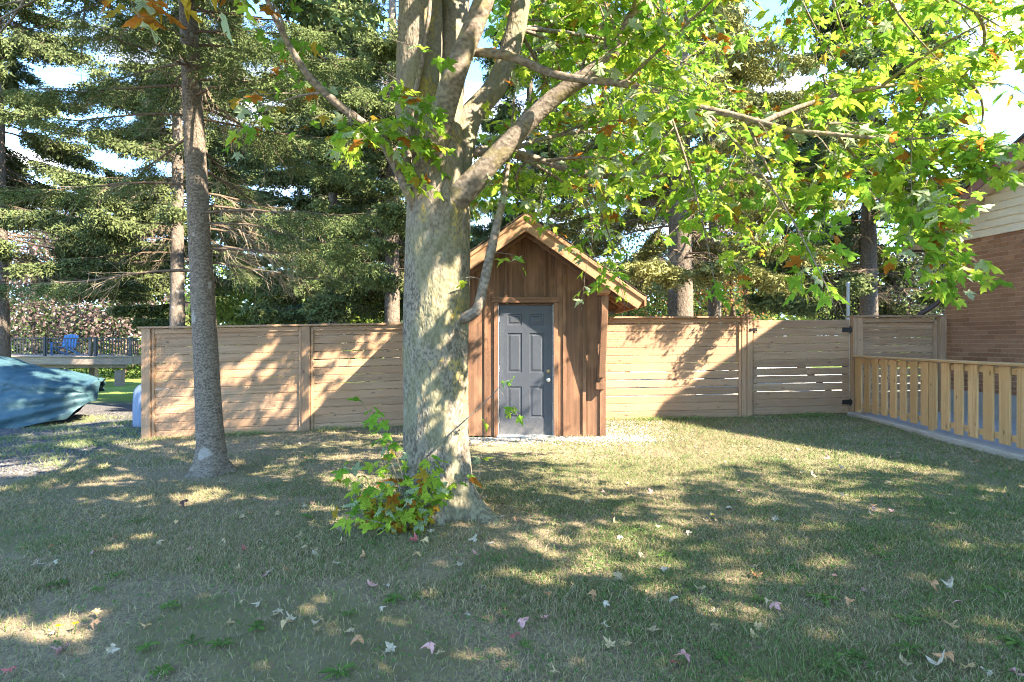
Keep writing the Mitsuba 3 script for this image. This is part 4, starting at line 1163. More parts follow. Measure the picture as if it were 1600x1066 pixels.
twig(sb, P(757, 672, 5.6) - sb, 0.55, r3, 0.13, (0.075, 0.11), turn=0, green=0.6, start=0.35, droop=0, sub=False)
lp, ly, lz, ls, lc = leaves.done(); R = frames(ly, lz)
for k in range(len(lp)):
    v, f, c = leaf_mesh(np.array([k]), LT_SET[k % 8], r3)
    put('leaf', (v, f), 'maple_leaf', sap, color=c)
a, b, rr = np.concatenate(tw_a), np.concatenate(tw_b), np.concatenate(tw_r)
put('stem', sticks(a, b, rr, rr * 0.7), 'limb_bark', sap)

# ------------------------------------------------------------------ spruces
def spray_template(r, L=0.36, side=9, per_m=150, nl=0.017, nw=0.0035):
    """a flat spray of shoots along y, all set with needles; returns vertices, faces, shade (0 base to 1 tip)"""
    segs = [((0, 0, 0), (0, L, 0), 0.35)]
    for k in range(side):
        y = L * (0.12 + 0.8 * k / side); s = 1 if k % 2 else -1
        l = 0.17 * (1 - 0.55 * k / side) * r.uniform(0.8, 1.2) * L / 0.36
        segs.append(((0, y, 0), (s * l * 0.78, y + l * 0.6, -0.16 * l + r.normal(0, 0.01)), 0.75))
    V, Sh = [], []
    for a, b, sh in segs:
        a, b = np.array(a), np.array(b); l = np.linalg.norm(b - a); n = max(4, int(l * per_m))
        t = (np.arange(n) + r.random(n)) / n
        ax = (b - a) / l
        u = nrm(np.cross(ax, [0, 0, 1.0])); w = np.cross(ax, u)
        th = r.uniform(0, 2 * np.pi, n)
        rd = u * np.cos(th)[:, None] + w * np.sin(th)[:, None]
        d = nrm(ax * 0.75 + rd * [1, 1, 0.8])
        ln = nl * r.uniform(0.8, 1.2, n)
        p = a + (b - a) * t[:, None]
        q = nrm(np.cross(d, r.normal(0, 1, (n, 3)))) * nw / 2
        V.append(np.stack([p - q, p + q, p + d * ln[:, None]], 1).reshape(-1, 3))
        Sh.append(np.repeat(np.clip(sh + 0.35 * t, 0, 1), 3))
    V = np.concatenate(V); n = len(V) // 3
    return V, np.arange(3 * n).reshape(n, 3), np.concatenate(Sh)


def spruce(base, height, r_base, crown_z, blen, whorl, fine, seed, lean=(0, 0), cols=((0.060, 0.078, 0.036), (0.20, 0.25, 0.10)), label='', droop=0.34, hang=0.75, dead=1.0, zvis=99, per=6, name='spruce_tree', gap=1.0, keep=None, trunk_sides=36, dens=44):
    r = np.random.default_rng(seed)
    base = np.asarray(base, float)
    tree = thing(name, label, 'tree')
    zz = np.concatenate([np.linspace(-0.25, 0.5, 14), np.linspace(0.6, height, 70)])
    rad = r_base * np.clip(1 - zz / height, 0.02, 1) ** 0.75 * (1 + 0.62 * np.exp(-np.clip(zz, -.2, 9) / 0.16))
    axis = np.stack([base[0] + lean[0] * zz, base[1] + lean[1] * zz, base[2] + zz], 1)

    def bump(p, ring, rr):
        q = np.stack([ring[..., 0] * 6 * r_base * 6, ring[..., 1] * 6 * r_base * 6, p[..., 2] * 5], -1)
        th = np.arctan2(ring[..., 1], ring[..., 0])
        root = 0.22 * np.clip(np.sin(th * 5 + seed), 0, 1) * np.exp(-np.clip(p[..., 2] - base[2], 0, 9) / 0.14)
        return 1 + 0.10 * (meshkit.fbm(q, 3, seed) - 0.5) + root
    put('trunk', tube(axis, rad, trunk_sides, bump=bump), 'spruce_bark', tree, smooth=True)
    tv = [spray_template(np.random.default_rng(seed * 10 + k), *(fine if k < 4 else FARF)) for k in range(8)]
    S = {k: ([], [], [], []) for k in range(8)}
    dd0, dd1, ddr = [], [], []
    wood_m, nb = [], 0
    z = crown_z
    while z < height - 0.3:
        hi = z + base[2] > zvis
        rel = (z - crown_z) / (height - crown_z)
        L0 = blen * (1 - rel) ** 0.7 * (0.8 + 0.2 * min(1, (z - crown_z) / 1.0 + 0.4))
        for k in range(per if not hi else max(3, per - 2)):
            az = r.uniform(0, 2 * np.pi)
            L = L0 * r.uniform(0.7, 1.12)
            d = np.array([math.cos(az), math.sin(az), 0])
            zb = z + r.uniform(-whorl / 2, whorl / 2)
            if zb < crown_z - 0.3: zb = crown_z
            b = np.array([base[0] + lean[0] * zb, base[1] + lean[1] * zb, base[2] + zb])
            if keep is not None and not keep(b, d, L): continue
            n = 10; t = np.linspace(0, 1, n)
            pts = b + d * (L * t)[:, None] + np.array([0, 0, 1]) * (L * (0.10 * t - droop * t ** 1.6 + 0.16 * t ** 4))[:, None] + np.cumsum(r.normal(0, 0.035 * L / 2, (n, 3)), 0) * t[:, None]
            wood_m.append(tube(pts, np.linspace(0.006 + 0.006 * L, 0.003, n), 5, cap=False))
            lowf = max(0.0, 1 - rel * 3.5)
            green0 = 0.22 + 0.30 * lowf * dead * r.uniform(0.4, 1.2)
            m = int(L * (dens if not hi else dens * 0.22)); tt = r.uniform(min(green0, .8), 1.0, m) ** 0.9
            c = np.stack([np.interp(tt, t, pts[:, j]) for j in range(3)], 1)
            side = np.cross(d, [0, 0, 1.0]) * r.choice([-1, 1], m)[:, None]
            y = nrm(d * r.uniform(0.3, 1.0, (m, 1)) + side * r.uniform(0.2, 1.0, (m, 1)) + np.array([0, 0, -1]) * (hang * r.uniform(0.2, 1.9, (m, 1))))
            up = nrm(np.array([0, 0, 1.0]) + r.normal(0, 0.3, (m, 3)))
            s = r.uniform(0.70, 1.3, m) * (1 - 0.33 * tt) * (1.0 if not hi else 1.25)
            kk = r.integers(0, 4, m) + (4 if hi else 0)
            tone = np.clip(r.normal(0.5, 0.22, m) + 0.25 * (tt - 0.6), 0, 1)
            for q in range(8):
                w = kk == q
                S[q][0].append(c[w]); S[q][1].append(frames(y[w], up[w])); S[q][2].append(s[w]); S[q][3].append(tone[w])
            # bare twigs on the inner part
            if dead and not hi:
                m = int(L * 13 * (0.35 + lowf) * dead)
                tt = r.uniform(0.08, 0.75, m)
                c = np.stack([np.interp(tt, t, pts[:, j]) for j in range(3)], 1)
                y = nrm(d * r.uniform(0.2, 0.9, (m, 1)) + np.cross(d, [0, 0, 1.0]) * r.normal(0, 0.8, (m, 1)) + np.array([0, 0, -1]) * r.uniform(0.0, 1.1, (m, 1)))
                l = r.uniform(0.15, 0.55, m)[:, None]
                e = c + y * l
                dd0.append(c); dd1.append(e); ddr.append(np.full(m, 0.0032))
                for _ in range(2 if fine is NEAR else 1):
                    f0 = c + y * l * r.uniform(0.3, 0.8, (m, 1)); e2 = f0 + nrm(y + r.normal(0, 0.6, (m, 3)) + [0, 0, -0.3]) * l * r.uniform(0.3, 0.7, (m, 1))
                    dd0.append(f0); dd1.append(e2); ddr.append(np.full(m, 0.002))
            nb += 1
        z += whorl * (1.0 if not hi else 1.6)
    put('branches', cat(wood_m), 'twig_bark', tree, smooth=True, kind='stuff')
    out = []
    for q in range(8):
        if not S[q][0] or not sum(len(x) for x in S[q][0]): continue
        p, Rr, s, tone = (np.concatenate(x) for x in S[q])
        v, f = place(tv[q][0], tv[q][1], p, Rr, s)
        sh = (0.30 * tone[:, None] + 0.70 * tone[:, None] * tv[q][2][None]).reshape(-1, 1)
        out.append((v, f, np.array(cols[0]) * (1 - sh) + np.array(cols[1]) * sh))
    v, f, c = catc(out)
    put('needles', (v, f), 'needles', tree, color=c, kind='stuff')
    if dd0:
        put('bare_twigs', sticks(np.concatenate(dd0), np.concatenate(dd1), np.concatenate(ddr), np.concatenate(ddr) * 0.5), 'dead_twig', tree, kind='stuff')
    print(tree, nb, 'branches', len(f), 'needle triangles')
    return tree


def gz(x, y):
    return float(ground_z(x, y))


NEAR = (0.34, 8, 38, 0.036, 0.0145)
MID = (0.44, 6, 10, 0.078, 0.036)
MIDB = (0.50, 6, 7, 0.095, 0.046)
FARF = (0.62, 5, 6, 0.14, 0.068)
x, y = -3.62, 6.95
spruce([x, y, gz(x, y)], 12.5, 0.152, 2.55, 2.5, 0.34, NEAR, 1, lean=(-0.052, 0.0), label='nearest spruce, its bare grey trunk standing before the left fence', zvis=5.9, per=6, cols=((0.065, 0.085, 0.040), (0.23, 0.31, 0.125)),
       keep=lambda b, d, L: not (d[1] < -0.2 and b[2] < 3.2 and abs(d[0]) < 0.6) and not (d[1] < -0.45 and b[2] < 4.3))
x, y = -13.45, 15.0
spruce([x, y, gz(x, y)], 14, 0.33, 3.7, 3.6, 0.5, MIDB, 2, label='spruce at the left edge, its trunk rising behind the covered boat', zvis=10.5, per=6)
x, y = -4.35, 14.0
spruce([x, y, gz(x, y)], 12, 0.15, 2.6, 2.6, 0.45, MIDB, 3, label='thin-trunked spruce behind the middle of the left fence', zvis=10, per=6)
x, y = -2.62, 12.6
spruce([x, y, gz(x, y)], 13, 0.185, 2.9, 2.6, 0.45, MID, 4, label='spruce behind the left fence whose trunk shows just left of the maple trunk', zvis=9, per=6, cols=((0.065, 0.084, 0.038), (0.25, 0.31, 0.115)))
x, y = 3.80, 13.0
spruce([x, y, gz(x, y)], 15, 0.315, 3.4, 3.6, 0.55, MIDB, 5, label='stout spruce with a flaky brown trunk behind the right fence', zvis=9.5, per=6, droop=0.42, hang=0.95, cols=((0.12, 0.125, 0.055), (0.42, 0.43, 0.17)))
x, y = 9.6, 15.5
spruce([x, y, gz(x, y)], 13, 0.25, 2.9, 3.4, 0.5, FARF, 6, dens=32, label='spruce with drooping dark branches rising behind the brick house corner', zvis=11, per=5, droop=0.40, hang=0.9)
x, y = -8.6, 14.8
spruce([x, y, gz(x, y)], 14, 0.20, 3.9, 3.0, 0.5, MIDB, 7, dens=34, label='spruce beyond the gravel strip, left of the nearest bare spruce trunk', zvis=10.5, per=5)
x, y = 0.6, 19.0
spruce([x, y, gz(x, y)], 15, 0.24, 3.6, 3.0, 0.6, FARF, 8, dens=28, label='far spruce standing behind the shed roof', zvis=13.5, per=5, dead=0, trunk_sides=16)
x, y = 7.2, 20.5
spruce([x, y, gz(x, y)], 16, 0.26, 4.2, 3.4, 0.65, FARF, 9, dens=26, label='far spruce rising behind the gate, above the dark leafy hedge', zvis=14, per=5, dead=0, droop=0.42, hang=0.8, cols=((0.12, 0.13, 0.06), (0.36, 0.38, 0.16)), trunk_sides=16)
x, y = -11.5, 21.5
spruce([x, y, gz(x, y)], 17, 0.24, 3.2, 3.8, 0.7, FARF, 10, dens=44, label='far spruce beyond the gravel strip, behind the two spruces at far left', zvis=14, per=5, dead=0.25, trunk_sides=16)
x, y = -6.6, 20.0
spruce([x, y, gz(x, y)], 16, 0.22, 2.6, 3.4, 0.7, FARF, 11, dens=44, label='far spruce behind the left fence, right of the nearest bare trunk', zvis=14, per=5, dead=0.25, trunk_sides=16)

# ------------------------------------------------------------------ broadleaved trees and shrubs behind
def leaf_tree(name, label, cat_, clumps, n, size, cols, seed, trunk=None, bs='leafage'):
    """clumps: (centre, radii); leaves scattered through each clump's outer volume, folded two-triangle blades"""
    r = np.random.default_rng(seed)
    t = thing(name, label, cat_)
    vol = np.array([a[1][0] * a[1][1] * a[1][2] for a in clumps]) ** 0.67
    P_, N_ = [], []
    for (c, rad), k in zip(clumps, np.maximum(20, (n * vol / vol.sum()).astype(int))):
        d = nrm(r.normal(0, 1, (k, 3)))
        rr = np.clip(1 - np.abs(r.normal(0, 0.26, k)), 0.1, 1.1)
        lump = 0.72 + 0.56 * meshkit.fbm(d * 2.2 + np.array(c), 3, seed)
        P_.append(np.array(c) + d * np.array(rad) * (rr * lump)[:, None]); N_.append(d)
    p, d = np.concatenate(P_), np.concatenate(N_); k = len(p)
    zn = nrm(d * 0.6 + [0.1, -0.15, 0.7] + r.normal(0, 0.5, (k, 3)))
    y = nrm(r.normal(0, 1, (k, 3)) + d * 0.4 + [0, 0, -0.5])
    tv = np.array([[0, 0, 0], [0.34, 0.42, -0.06], [0, 1, -0.1], [-0.34, 0.42, -0.06]], float)
    tf = np.array([[0, 1, 2], [0, 2, 3]])
    v, f = place(tv, tf, p, frames(y, zn), r.uniform(0.65, 1.25, k) * size)
    ci = r.integers(0, len(cols), k)
    c = np.array(cols)[ci] * r.uniform(0.7, 1.25, (k, 1))
    put('foliage', (v, f), bs, t, color=np.repeat(c, 4, 0), kind='stuff')
    b = np.mean([q[0] for q in clumps], 0)
    stems = trunk or [(b[0], b[1], 0.10)]
    for x, y_, rad in stems:
        top = max(q[0][2] for q in clumps)
        pts = spline([[x, y_, gz(x, y_) - 0.2], [x + 0.1, y_, (top + gz(x, y_)) * 0.4], [x * 0.7 + b[0] * 0.3, y_, top]], 14)
        put('trunk', tube(pts, np.linspace(rad, rad * 0.3, 14), 9), 'twig_bark', t, smooth=True)
    for q in clumps[:6]:
        x, y_, rad = stems[0]
        pts = spline([[x, y_, gz(x, y_) + 0.35 * (q[0][2] - gz(x, y_))], [(x + q[0][0]) / 2, (y_ + q[0][1]) / 2, q[0][2] * 0.75], list(q[0])], 8)
        put('branch', tube(pts, np.linspace(rad * 0.5, rad * 0.15, 8), 6, cap=False), 'twig_bark', t, smooth=True)
    return t


PUR = [(0.17, 0.115, 0.11), (0.25, 0.18, 0.155), (0.09, 0.06, 0.06), (0.12, 0.16, 0.07), (0.33, 0.26, 0.225), (0.08, 0.11, 0.05)]
GRN = [(0.10, 0.17, 0.035), (0.17, 0.25, 0.055), (0.06, 0.11, 0.03)]
YEL = [(0.20, 0.28, 0.05), (0.30, 0.35, 0.08), (0.13, 0.20, 0.045)]
DRK = [(0.035, 0.05, 0.028), (0.055, 0.075, 0.04), (0.09, 0.11, 0.07), (0.05, 0.04, 0.045)]
MIX = [(0.20, 0.27, 0.06), (0.36, 0.24, 0.09), (0.42, 0.19, 0.09), (0.13, 0.19, 0.05)]


def clump(px, py, d, rx, rz, ry=None):
    return (P(px, py, d), (rx, ry or rx, rz))


leaf_tree('purple_leaf_tree', 'purple-leaved tree with pinkish sunlit foliage behind the far deck, left one', 'tree',
          [clump(40, 470, 33, 2.6, 2.2), clump(95, 420, 33.5, 2.6, 2.3), clump(30, 390, 34, 2.4, 2.2), clump(110, 360, 34, 2.4, 2.2), clump(70, 500, 32, 2.2, 1.8), clump(-40, 440, 34, 3, 3)], 15000, 0.19, PUR, 41)
leaf_tree('purple_leaf_tree', 'purple-leaved tree with pinkish sunlit foliage just left of the fence end', 'tree',
          [clump(165, 480, 32, 2.2, 2.0), clump(215, 440, 32.5, 2.4, 2.2), clump(180, 400, 33, 2.2, 2.0), clump(240, 380, 33, 2.2, 2.2), clump(140, 520, 31.5, 1.6, 1.5), clump(225, 520, 31.5, 1.7, 1.8)], 15000, 0.19, PUR, 42)
leaf_tree('green_shrub', 'low green shrub under the deck railing in front of the purple-leaved trees', 'shrub', [clump(195, 578, 33, 1.2, 0.8), clump(150, 575, 33, 1.2, 0.8), clump(230, 572, 33, 1.3, 0.9)], 1500, 0.16, GRN, 43)
leaf_tree('yellow_green_shrub', 'sunlit yellow-green shrub above the left fence, right of the nearest spruce trunk', 'shrub', [clump(385, 470, 18, 1.1, 0.8), clump(440, 490, 17.5, 0.9, 0.6), clump(350, 500, 18, 1.0, 0.8), clump(405, 440, 19, 1.0, 0.8)], 4000, 0.11, YEL, 44)
leaf_tree('juniper_shrub', 'blue-green juniper showing above the cap of the left fence', 'shrub', [clump(490, 490, 14.5, 0.7, 0.28), clump(450, 494, 14.3, 0.5, 0.22), clump(520, 494, 14.6, 0.4, 0.22)], 3500, 0.06, [(0.05, 0.10, 0.075), (0.09, 0.15, 0.11), (0.03, 0.06, 0.045)], 45)
leaf_tree('red_leaf_shrub', 'small red-leaved shrub glimpsed through the spruce branches above the left fence', 'shrub', [clump(450, 468, 21, 0.42, 0.5), clump(438, 482, 21, 0.4, 0.4)], 500, 0.12, [(0.45, 0.09, 0.09), (0.55, 0.16, 0.14), (0.3, 0.06, 0.06)], 46)
leaf_tree('green_shrub', 'light green bushes behind the left fence beside the maple trunk', 'shrub', [clump(575, 480, 19, 1.2, 0.9), clump(600, 450, 20, 1.2, 1.0), clump(540, 500, 19, 1.0, 0.6)], 3500, 0.11, YEL + GRN, 47)
leaf_tree('dark_leafy_tree', 'dark densely leaved tree behind the right end of the fence, left of the house corner', 'tree',
          [clump(1310, 470, 17, 0.9, 0.9), clump(1370, 430, 17.5, 1.0, 1.0), clump(1440, 450, 17, 1.0, 1.1), clump(1400, 480, 16.5, 1.0, 0.8), clump(1345, 480, 16.8, 0.9, 0.7), clump(1440, 395, 18, 0.8, 0.8)], 7500, 0.10, DRK, 48)
leaf_tree('autumn_tree', 'yellow-green tree with orange leaves, right of the stout spruce trunk', 'tree',
          [clump(1115, 420, 22, 1.2, 1.2), clump(1150, 370, 23, 1.2, 1.3), clump(1100, 470, 21.5, 1.1, 0.9), clump(1180, 460, 22, 1.2, 1.0), clump(1010, 470, 22, 1.0, 0.9)], 4500, 0.13, MIX, 49, trunk=[(8.35, 22, 0.13), (9.1, 22.5, 0.16)])
leaf_tree('light_green_tree', 'light green tree behind the gate, between the two trees with hanging branches', 'tree',
          [clump(1230, 480, 24, 1.4, 1.0), clump(1200, 420, 25, 1.4, 1.2), clump(1270, 450, 25, 1.2, 1.0), clump(1290, 490, 23, 1.2, 0.8)], 4000, 0.14, YEL + GRN, 50)
leaf_tree('bushy_tree', 'green bushy tree behind the shed on its right side', 'tree', [clump(960, 450, 21, 1.2, 1.2), clump(995, 400, 22, 1.2, 1.2), clump(930, 480, 21, 1.2, 1.0), clump(1030, 480, 20.5, 0.9, 0.8)], 4000, 0.12, GRN + YEL, 51)
spots = [(-36, 46, 13), (-26, 48, 13), (-16, 45, 11.5), (-8.5, 47, 12), (-1, 44, 10), (6, 47, 10), (12, 45, 8.5), (19, 48, 9), (27, 46, 10), (36, 48, 10)]
where = ['leftmost of the far row, behind the purple-leaved trees', 'second from the left of the far row', 'third from the left of the far row, left of the nearest spruce trunk', 'fourth from the left of the far row', 'in the far row, hidden mostly behind the maple trunk',
         'in the far row behind the shed roof', 'in the far row behind the stout spruce', 'in the far row behind the gate', 'in the far row left of the brick house', 'rightmost of the far row, behind the brick house']
for k, ((x, y, h), w) in enumerate(zip(spots, where)):
    r = np.random.default_rng(60 + k)
    cl = [((x + r.normal(0, 1.8), y + r.normal(0, 1.2), gz(x, y) + 0.8 + (h - 2.2) * r.uniform(0.0, 1.0) + 0.5), (r.uniform(2.0, 3.2),) * 2 + (r.uniform(1.5, 2.4),)) for _ in range(11)]
    leaf_tree('garden_tree', f'garden tree {w}', 'tree', cl, 4500, 0.38, GRN + YEL if k % 3 else GRN + DRK, 70 + k, trunk=[(x, y, 0.2)])

r = np.random.default_rng(99)
n = 26000
hx = r.uniform(-62, 60, n); hy = 43 + r.normal(0, 1.0, n)
hz = ground_z(hx, hy) + r.random(n) ** 0.8 * (3.6 + 2.4 * meshkit.fbm(np.stack([hx * 0.25, hx * 0, hx * 0], -1), 3, 6))
v, f = place(np.array([[0, 0, 0], [0.34, 0.42, -0.06], [0, 1, -0.1], [-0.34, 0.42, -0.06]], float), np.array([[0, 1, 2], [0, 2, 3]]), np.stack([hx, hy, hz], 1), frames(r.normal(0, 1, (n, 3)), r.normal(0, 0.6, (n, 3)) + [0, -0.5, 0.8]), r.uniform(0.3, 0.6, n))
put('distant_hedge', (v, f), 'leafage', color=np.repeat(np.array(GRN + DRK)[r.integers(0, 7, n)] * r.uniform(0.8, 1.3, (n, 1)), 4, 0))
labels['distant_hedge'] = {'label': 'far-off green hedgerow closing the view beyond the gardens', 'category': 'hedge', 'kind': 'stuff'}
# unseen maple added out of frame to throw shade on the right of the lawn
leaf_tree('maple_tree', 'unseen second maple added beside the near house corner to shade the lawn', 'tree', [((9.5 + 2.6 * math.cos(a), -0.5 + 2.3 * math.sin(a), 5.5 + 0.4 * math.sin(3 * a)), (1.9, 1.7, 1.3)) for a in np.linspace(0, 5.5, 7)] + [((9.5, -0.5, 6.0), (2.2, 2.0, 1.4))], 8000, 0.24, GRN + YEL, 90, trunk=[(10.2, -0.6, 0.22)])
structure('added_pale_sheet', (lambda v: (v, np.array([[0, 1, 2], [0, 2, 3]])))(np.array([[-3, 14.2, 0.07], [16, 14.2, 0.07], [16, 33, 0.07], [-3, 33, 0.07]], float)), 'pale_sheet', 'pale gravel-coloured sheet added behind the gate to brighten its slots')  # flat pale sheet added beyond the fence so the gate slots look bright

# ------------------------------------------------------------------ grass
r4 = np.random.default_rng(17)


def soil_bare(x, y):
    q = np.stack([x, y, 0 * x], -1)
    b = meshkit.fbm(q * [0.9, 1.5, 1], 4, 21)
    bare = sst(0.50, 0.66, b) * sst(2.6, -0.6, x)
    d = np.hypot((x + 0.62), (y - 4.6) * 1.1)
    bare = np.maximum(bare, 0.95 * np.exp(-(d / 0.72) ** 4))
    bare = np.maximum(bare, 0.55 * sst(6.4, 7.6, y) * sst(2.5, 0.5, x))
    return bare


def on_gravel(x, y):
    e = 0.35 * (meshkit.fbm(np.stack([x * 1.5, y * 1.5, 0 * x], -1), 3, 31) - 0.5)
    return (x < -5.9 + e - 0.3 * (y - 7.5)) & (y > 6.4 + e)


def in_box(x, y):
    shed_ = (x > SX0 - 0.05) & (x < SX1 + 0.05) & (y > SY - 0.03)
    t = (R0[0] - 0.15) + (y - R0[1]) * RD[0] / RD[1]
    return shed_ | (x > t - 0.05)


def scatter(y0, y1, dens, xl=0.93):
    n = int(dens * xl * (y1 ** 2 - y0 ** 2))
    y = np.sqrt(r4.uniform(y0 ** 2, y1 ** 2, n)); x = r4.uniform(-xl, xl, n) * y - 0.0
    ok = ~in_box(x, y) & ~on_gravel(x, y) & ~((x < 0) & (np.hypot(x - MX, y - MY) < 0.34)) & (y < 10.5 + 0.125 * x)
    return x[ok], y[ok]


def grass_blades(x, y, hs, ws, seed):
    r = np.random.default_rng(seed)
    n = len(x); z = ground_z(x, y)
    q = np.stack([x, y, 0 * x], -1)
    dry = np.clip(meshkit.fbm(q * [1.1, 1.6, 1], 4, 51) * 1.9 - 0.46 + 0.35 * sst(1.5, -2.5, x) - 0.25 * sst(1.0, 4.0, x), 0, 1)
    dry = np.clip(dry + 0.2 * sst(5, 8, y), 0, 1)
    tall = 0.6 + 0.9 * meshkit.fbm(q * 2.2, 3, 52)
    h = hs * r.uniform(0.5, 1.25, n) * tall
    lean = nrm(np.stack([r.normal(0, 1, n), r.normal(0, 1, n), 0 * x], 1)) * (r.uniform(0.15, 1.25, n) * h)[:, None]
    w = nrm(np.stack([r.normal(0, 1, n), r.normal(0, 1, n), 0 * x], 1)) * (ws * r.uniform(0.7, 1.3, n) / 2)[:, None]
    b = np.stack([x, y, z - 0.004], 1); up = np.array([0, 0, 1.0])
    m = b + lean * 0.38 + up * (h * 0.62)[:, None]; t = b + lean + up * (h * 0.86)[:, None]
    v = np.stack([b - w, b + w, m - w * 0.8, m + w * 0.8, t], 1).reshape(-1, 3)
    f = (np.array([[0, 1, 3], [0, 3, 2], [2, 3, 4]] if hs < 0.0535 else [[0, 1, 4]])[None] + 5 * np.arange(n)[:, None, None]).reshape(-1, 3)
    straw = r.random(n) < (0.18 + 0.62 * dry)
    g = np.array([0.14, 0.215, 0.078]) * r.uniform(0.7, 1.35, (n, 1)) + [0.03, 0.02, 0.0] * r.random((n, 1))
    s = np.array([0.42, 0.36, 0.225]) * r.uniform(0.6, 1.2, (n, 1))
    c = np.where(straw[:, None], s, g)
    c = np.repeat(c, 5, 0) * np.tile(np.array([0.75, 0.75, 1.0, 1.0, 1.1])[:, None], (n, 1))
    return v, f, c


gp = []
for y0, y1, dn, hs, ws in ((2.2, 3.2, 9500, 0.042, 0.0032), (3.2, 4.6, 6500, 0.046, 0.0040), (4.6, 7.0, 3000, 0.054, 0.0062), (7.0, 11.6, 1300, 0.055, 0.0095)):
    x, y = scatter(y0, y1, dn)
    ok = r4.random(len(x)) > soil_bare(x, y) * 0.82
    gp.append(grass_blades(x[ok], y[ok], hs, ws, int(y0 * 100)))
v, f, c = catc(gp)
print('grass triangles', len(f))
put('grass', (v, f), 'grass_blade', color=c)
labels['grass'] = {'label': 'short half-dry lawn grass over the whole yard', 'category': 'grass', 'kind': 'stuff'}
# ragged tufts along the fence foot and on the gravel
xt, yt = [], []
for k in range(150):
    if k < 55:
        cx_ = r4.uniform(-6.0, 6.4); cy_ = 10.5 + 0.125 * cx_ - 0.10
        if -1.3 < cx_ < 1.6: continue
    else:
        cx_ = r4.uniform(-10.5, -5.6); cy_ = r4.uniform(6.9, 13.5)
    m = r4.integers(60, 170)
    xt.append(cx_ + r4.normal(0, 0.16, m)); yt.append(cy_ + r4.normal(0, 0.09 if k < 55 else 0.16, m))
x, y = np.concatenate(xt), np.concatenate(yt); ok = y < 10.46 + 0.125 * x + 9 * (x < -6.3)
v, f, c = grass_blades(x[ok], y[ok], 0.085, 0.010, 9)
c = c * [0.85, 1.05, 0.8]
put('weedy_grass', (v, f), 'grass_blade', color=c)
labels['weedy_grass'] = {'label': 'taller weedy grass tufts along the fence foot and on the gravel', 'category': 'grass', 'kind': 'stuff'}


# clover and small broad leaves between the blades
r6 = np.random.default_rng(8)
cxs, cys = [], []
for k in range(260):
    y = math.sqrt(r6.uniform(2.2 ** 2, 7.5 ** 2)); x = r6.uniform(-0.9, 0.9) * y
    if r6.random() > 0.30 + 0.7 * float(sst(-1.5, 2.5, x)): continue
    m = r6.integers(10, 60); s_ = r6.uniform(0.06, 0.22)
    cxs.append(x + r6.normal(0, s_, m)); cys.append(y + r6.normal(0, s_, m))
x, y = np.concatenate(cxs), np.concatenate(cys)
ok = (y > 2.15) & ~in_box(x, y) & (np.hypot(x - MX, y - MY) > 0.45); x, y = x[ok], y[ok]; n = len(x)
a0 = r6.uniform(0, 6.28, n); rise = r6.uniform(0.012, 0.035, n)
tv = np.array([[0, 0, 0], [0.42, 0.55, 0.10], [0, 1, -0.02], [-0.42, 0.55, 0.10]]); parts_ = []
for k in range(3):
    a = a0 + k * 2.09
    v, f = place(tv, np.array([[0, 1, 2], [0, 2, 3]]), np.stack([x, y, ground_z(x, y) + rise], 1), frames(np.stack([np.cos(a), np.sin(a), r6.normal(0.15, 0.2, n)], 1), np.tile([0, 0, 1.0], (n, 1)) + r6.normal(0, 0.2, (n, 3))), r6.uniform(0.010, 0.020, n))
    parts_.append((v, f, np.repeat(np.array([0.11, 0.21, 0.065]) * r6.uniform(0.7, 1.35, (n, 1)), 4, 0)))
v, f, c = catc(parts_)
put('clover', (v, f), 'leafage', color=c)
labels['clover'] = {'label': 'small clover leaves scattered in patches through the lawn', 'category': 'clover', 'kind': 'stuff'}


# gravel: stones on the drive at the left and the strip before the shed
def pebbles(x, y, size, seed):
    r = np.random.default_rng(seed); n = len(x)
    oct_v = np.array([[1, 0, 0], [-1, 0, 0], [0, 1, 0], [0, -1, 0], [0, 0, 1], [0, 0, -1]], float)
    oct_f = np.array([[0, 2, 4], [2, 1, 4], [1, 3, 4], [3, 0, 4]])
    oct_v[:, :2] *= r.uniform(0.85, 1.15, (6, 2))
    Rr = frames(r.normal(0, 1, (n, 3)) * [1, 1, 0.25], r.normal(0, 0.3, (n, 3)) + [0, 0, 1]) * np.array([1, 0.75, 0.6])[None, :, None]
    v, f = place(oct_v, oct_f, np.stack([x, y, ground_z(x, y) + 0.25 * size], 1), Rr, size * r.uniform(0.5, 1.2, n))
    c = r.uniform(*((0.06, 0.22) if seed == 1 else (0.24, 0.66)), (n, 1)) * np.where(r.random((n, 1)) < 0.3, [1.0, 0.92, 0.86], [0.96, 0.98, 1.02])
    return v, f, np.repeat(c, 6, 0)


n = 19000
y = r4.uniform(6.9, 15, n); x = -0.93 * y + r4.random(n) * (0.93 * y - 5.2)
ok = on_gravel(x, y) & (x < -5.7); x, y = x[ok], y[ok]
n2 = 4800
x2, y2 = r4.uniform(-1.3, 2.1, n2), 8.90 - np.abs(r4.normal(0, 0.30, n2)); ok = (y2 < SY - 0.03) | (x2 > SX1 + 0.03)
x2b, y2b = 1.45 + np.abs(r4.normal(0, 0.5, 2200)), r4.uniform(8.4, 10.6, 2200)
v, f, c = catc([pebbles(x, y, 0.016, 1), pebbles(x2[ok], y2[ok], 0.015, 2), pebbles(x2b, y2b, 0.015, 3)])
put('gravel', (v, f), 'pebble', color=c)
labels['gravel'] = {'label': 'loose grey gravel on the strip at the left and along the foot of the shed', 'category': 'gravel', 'kind': 'stuff'}

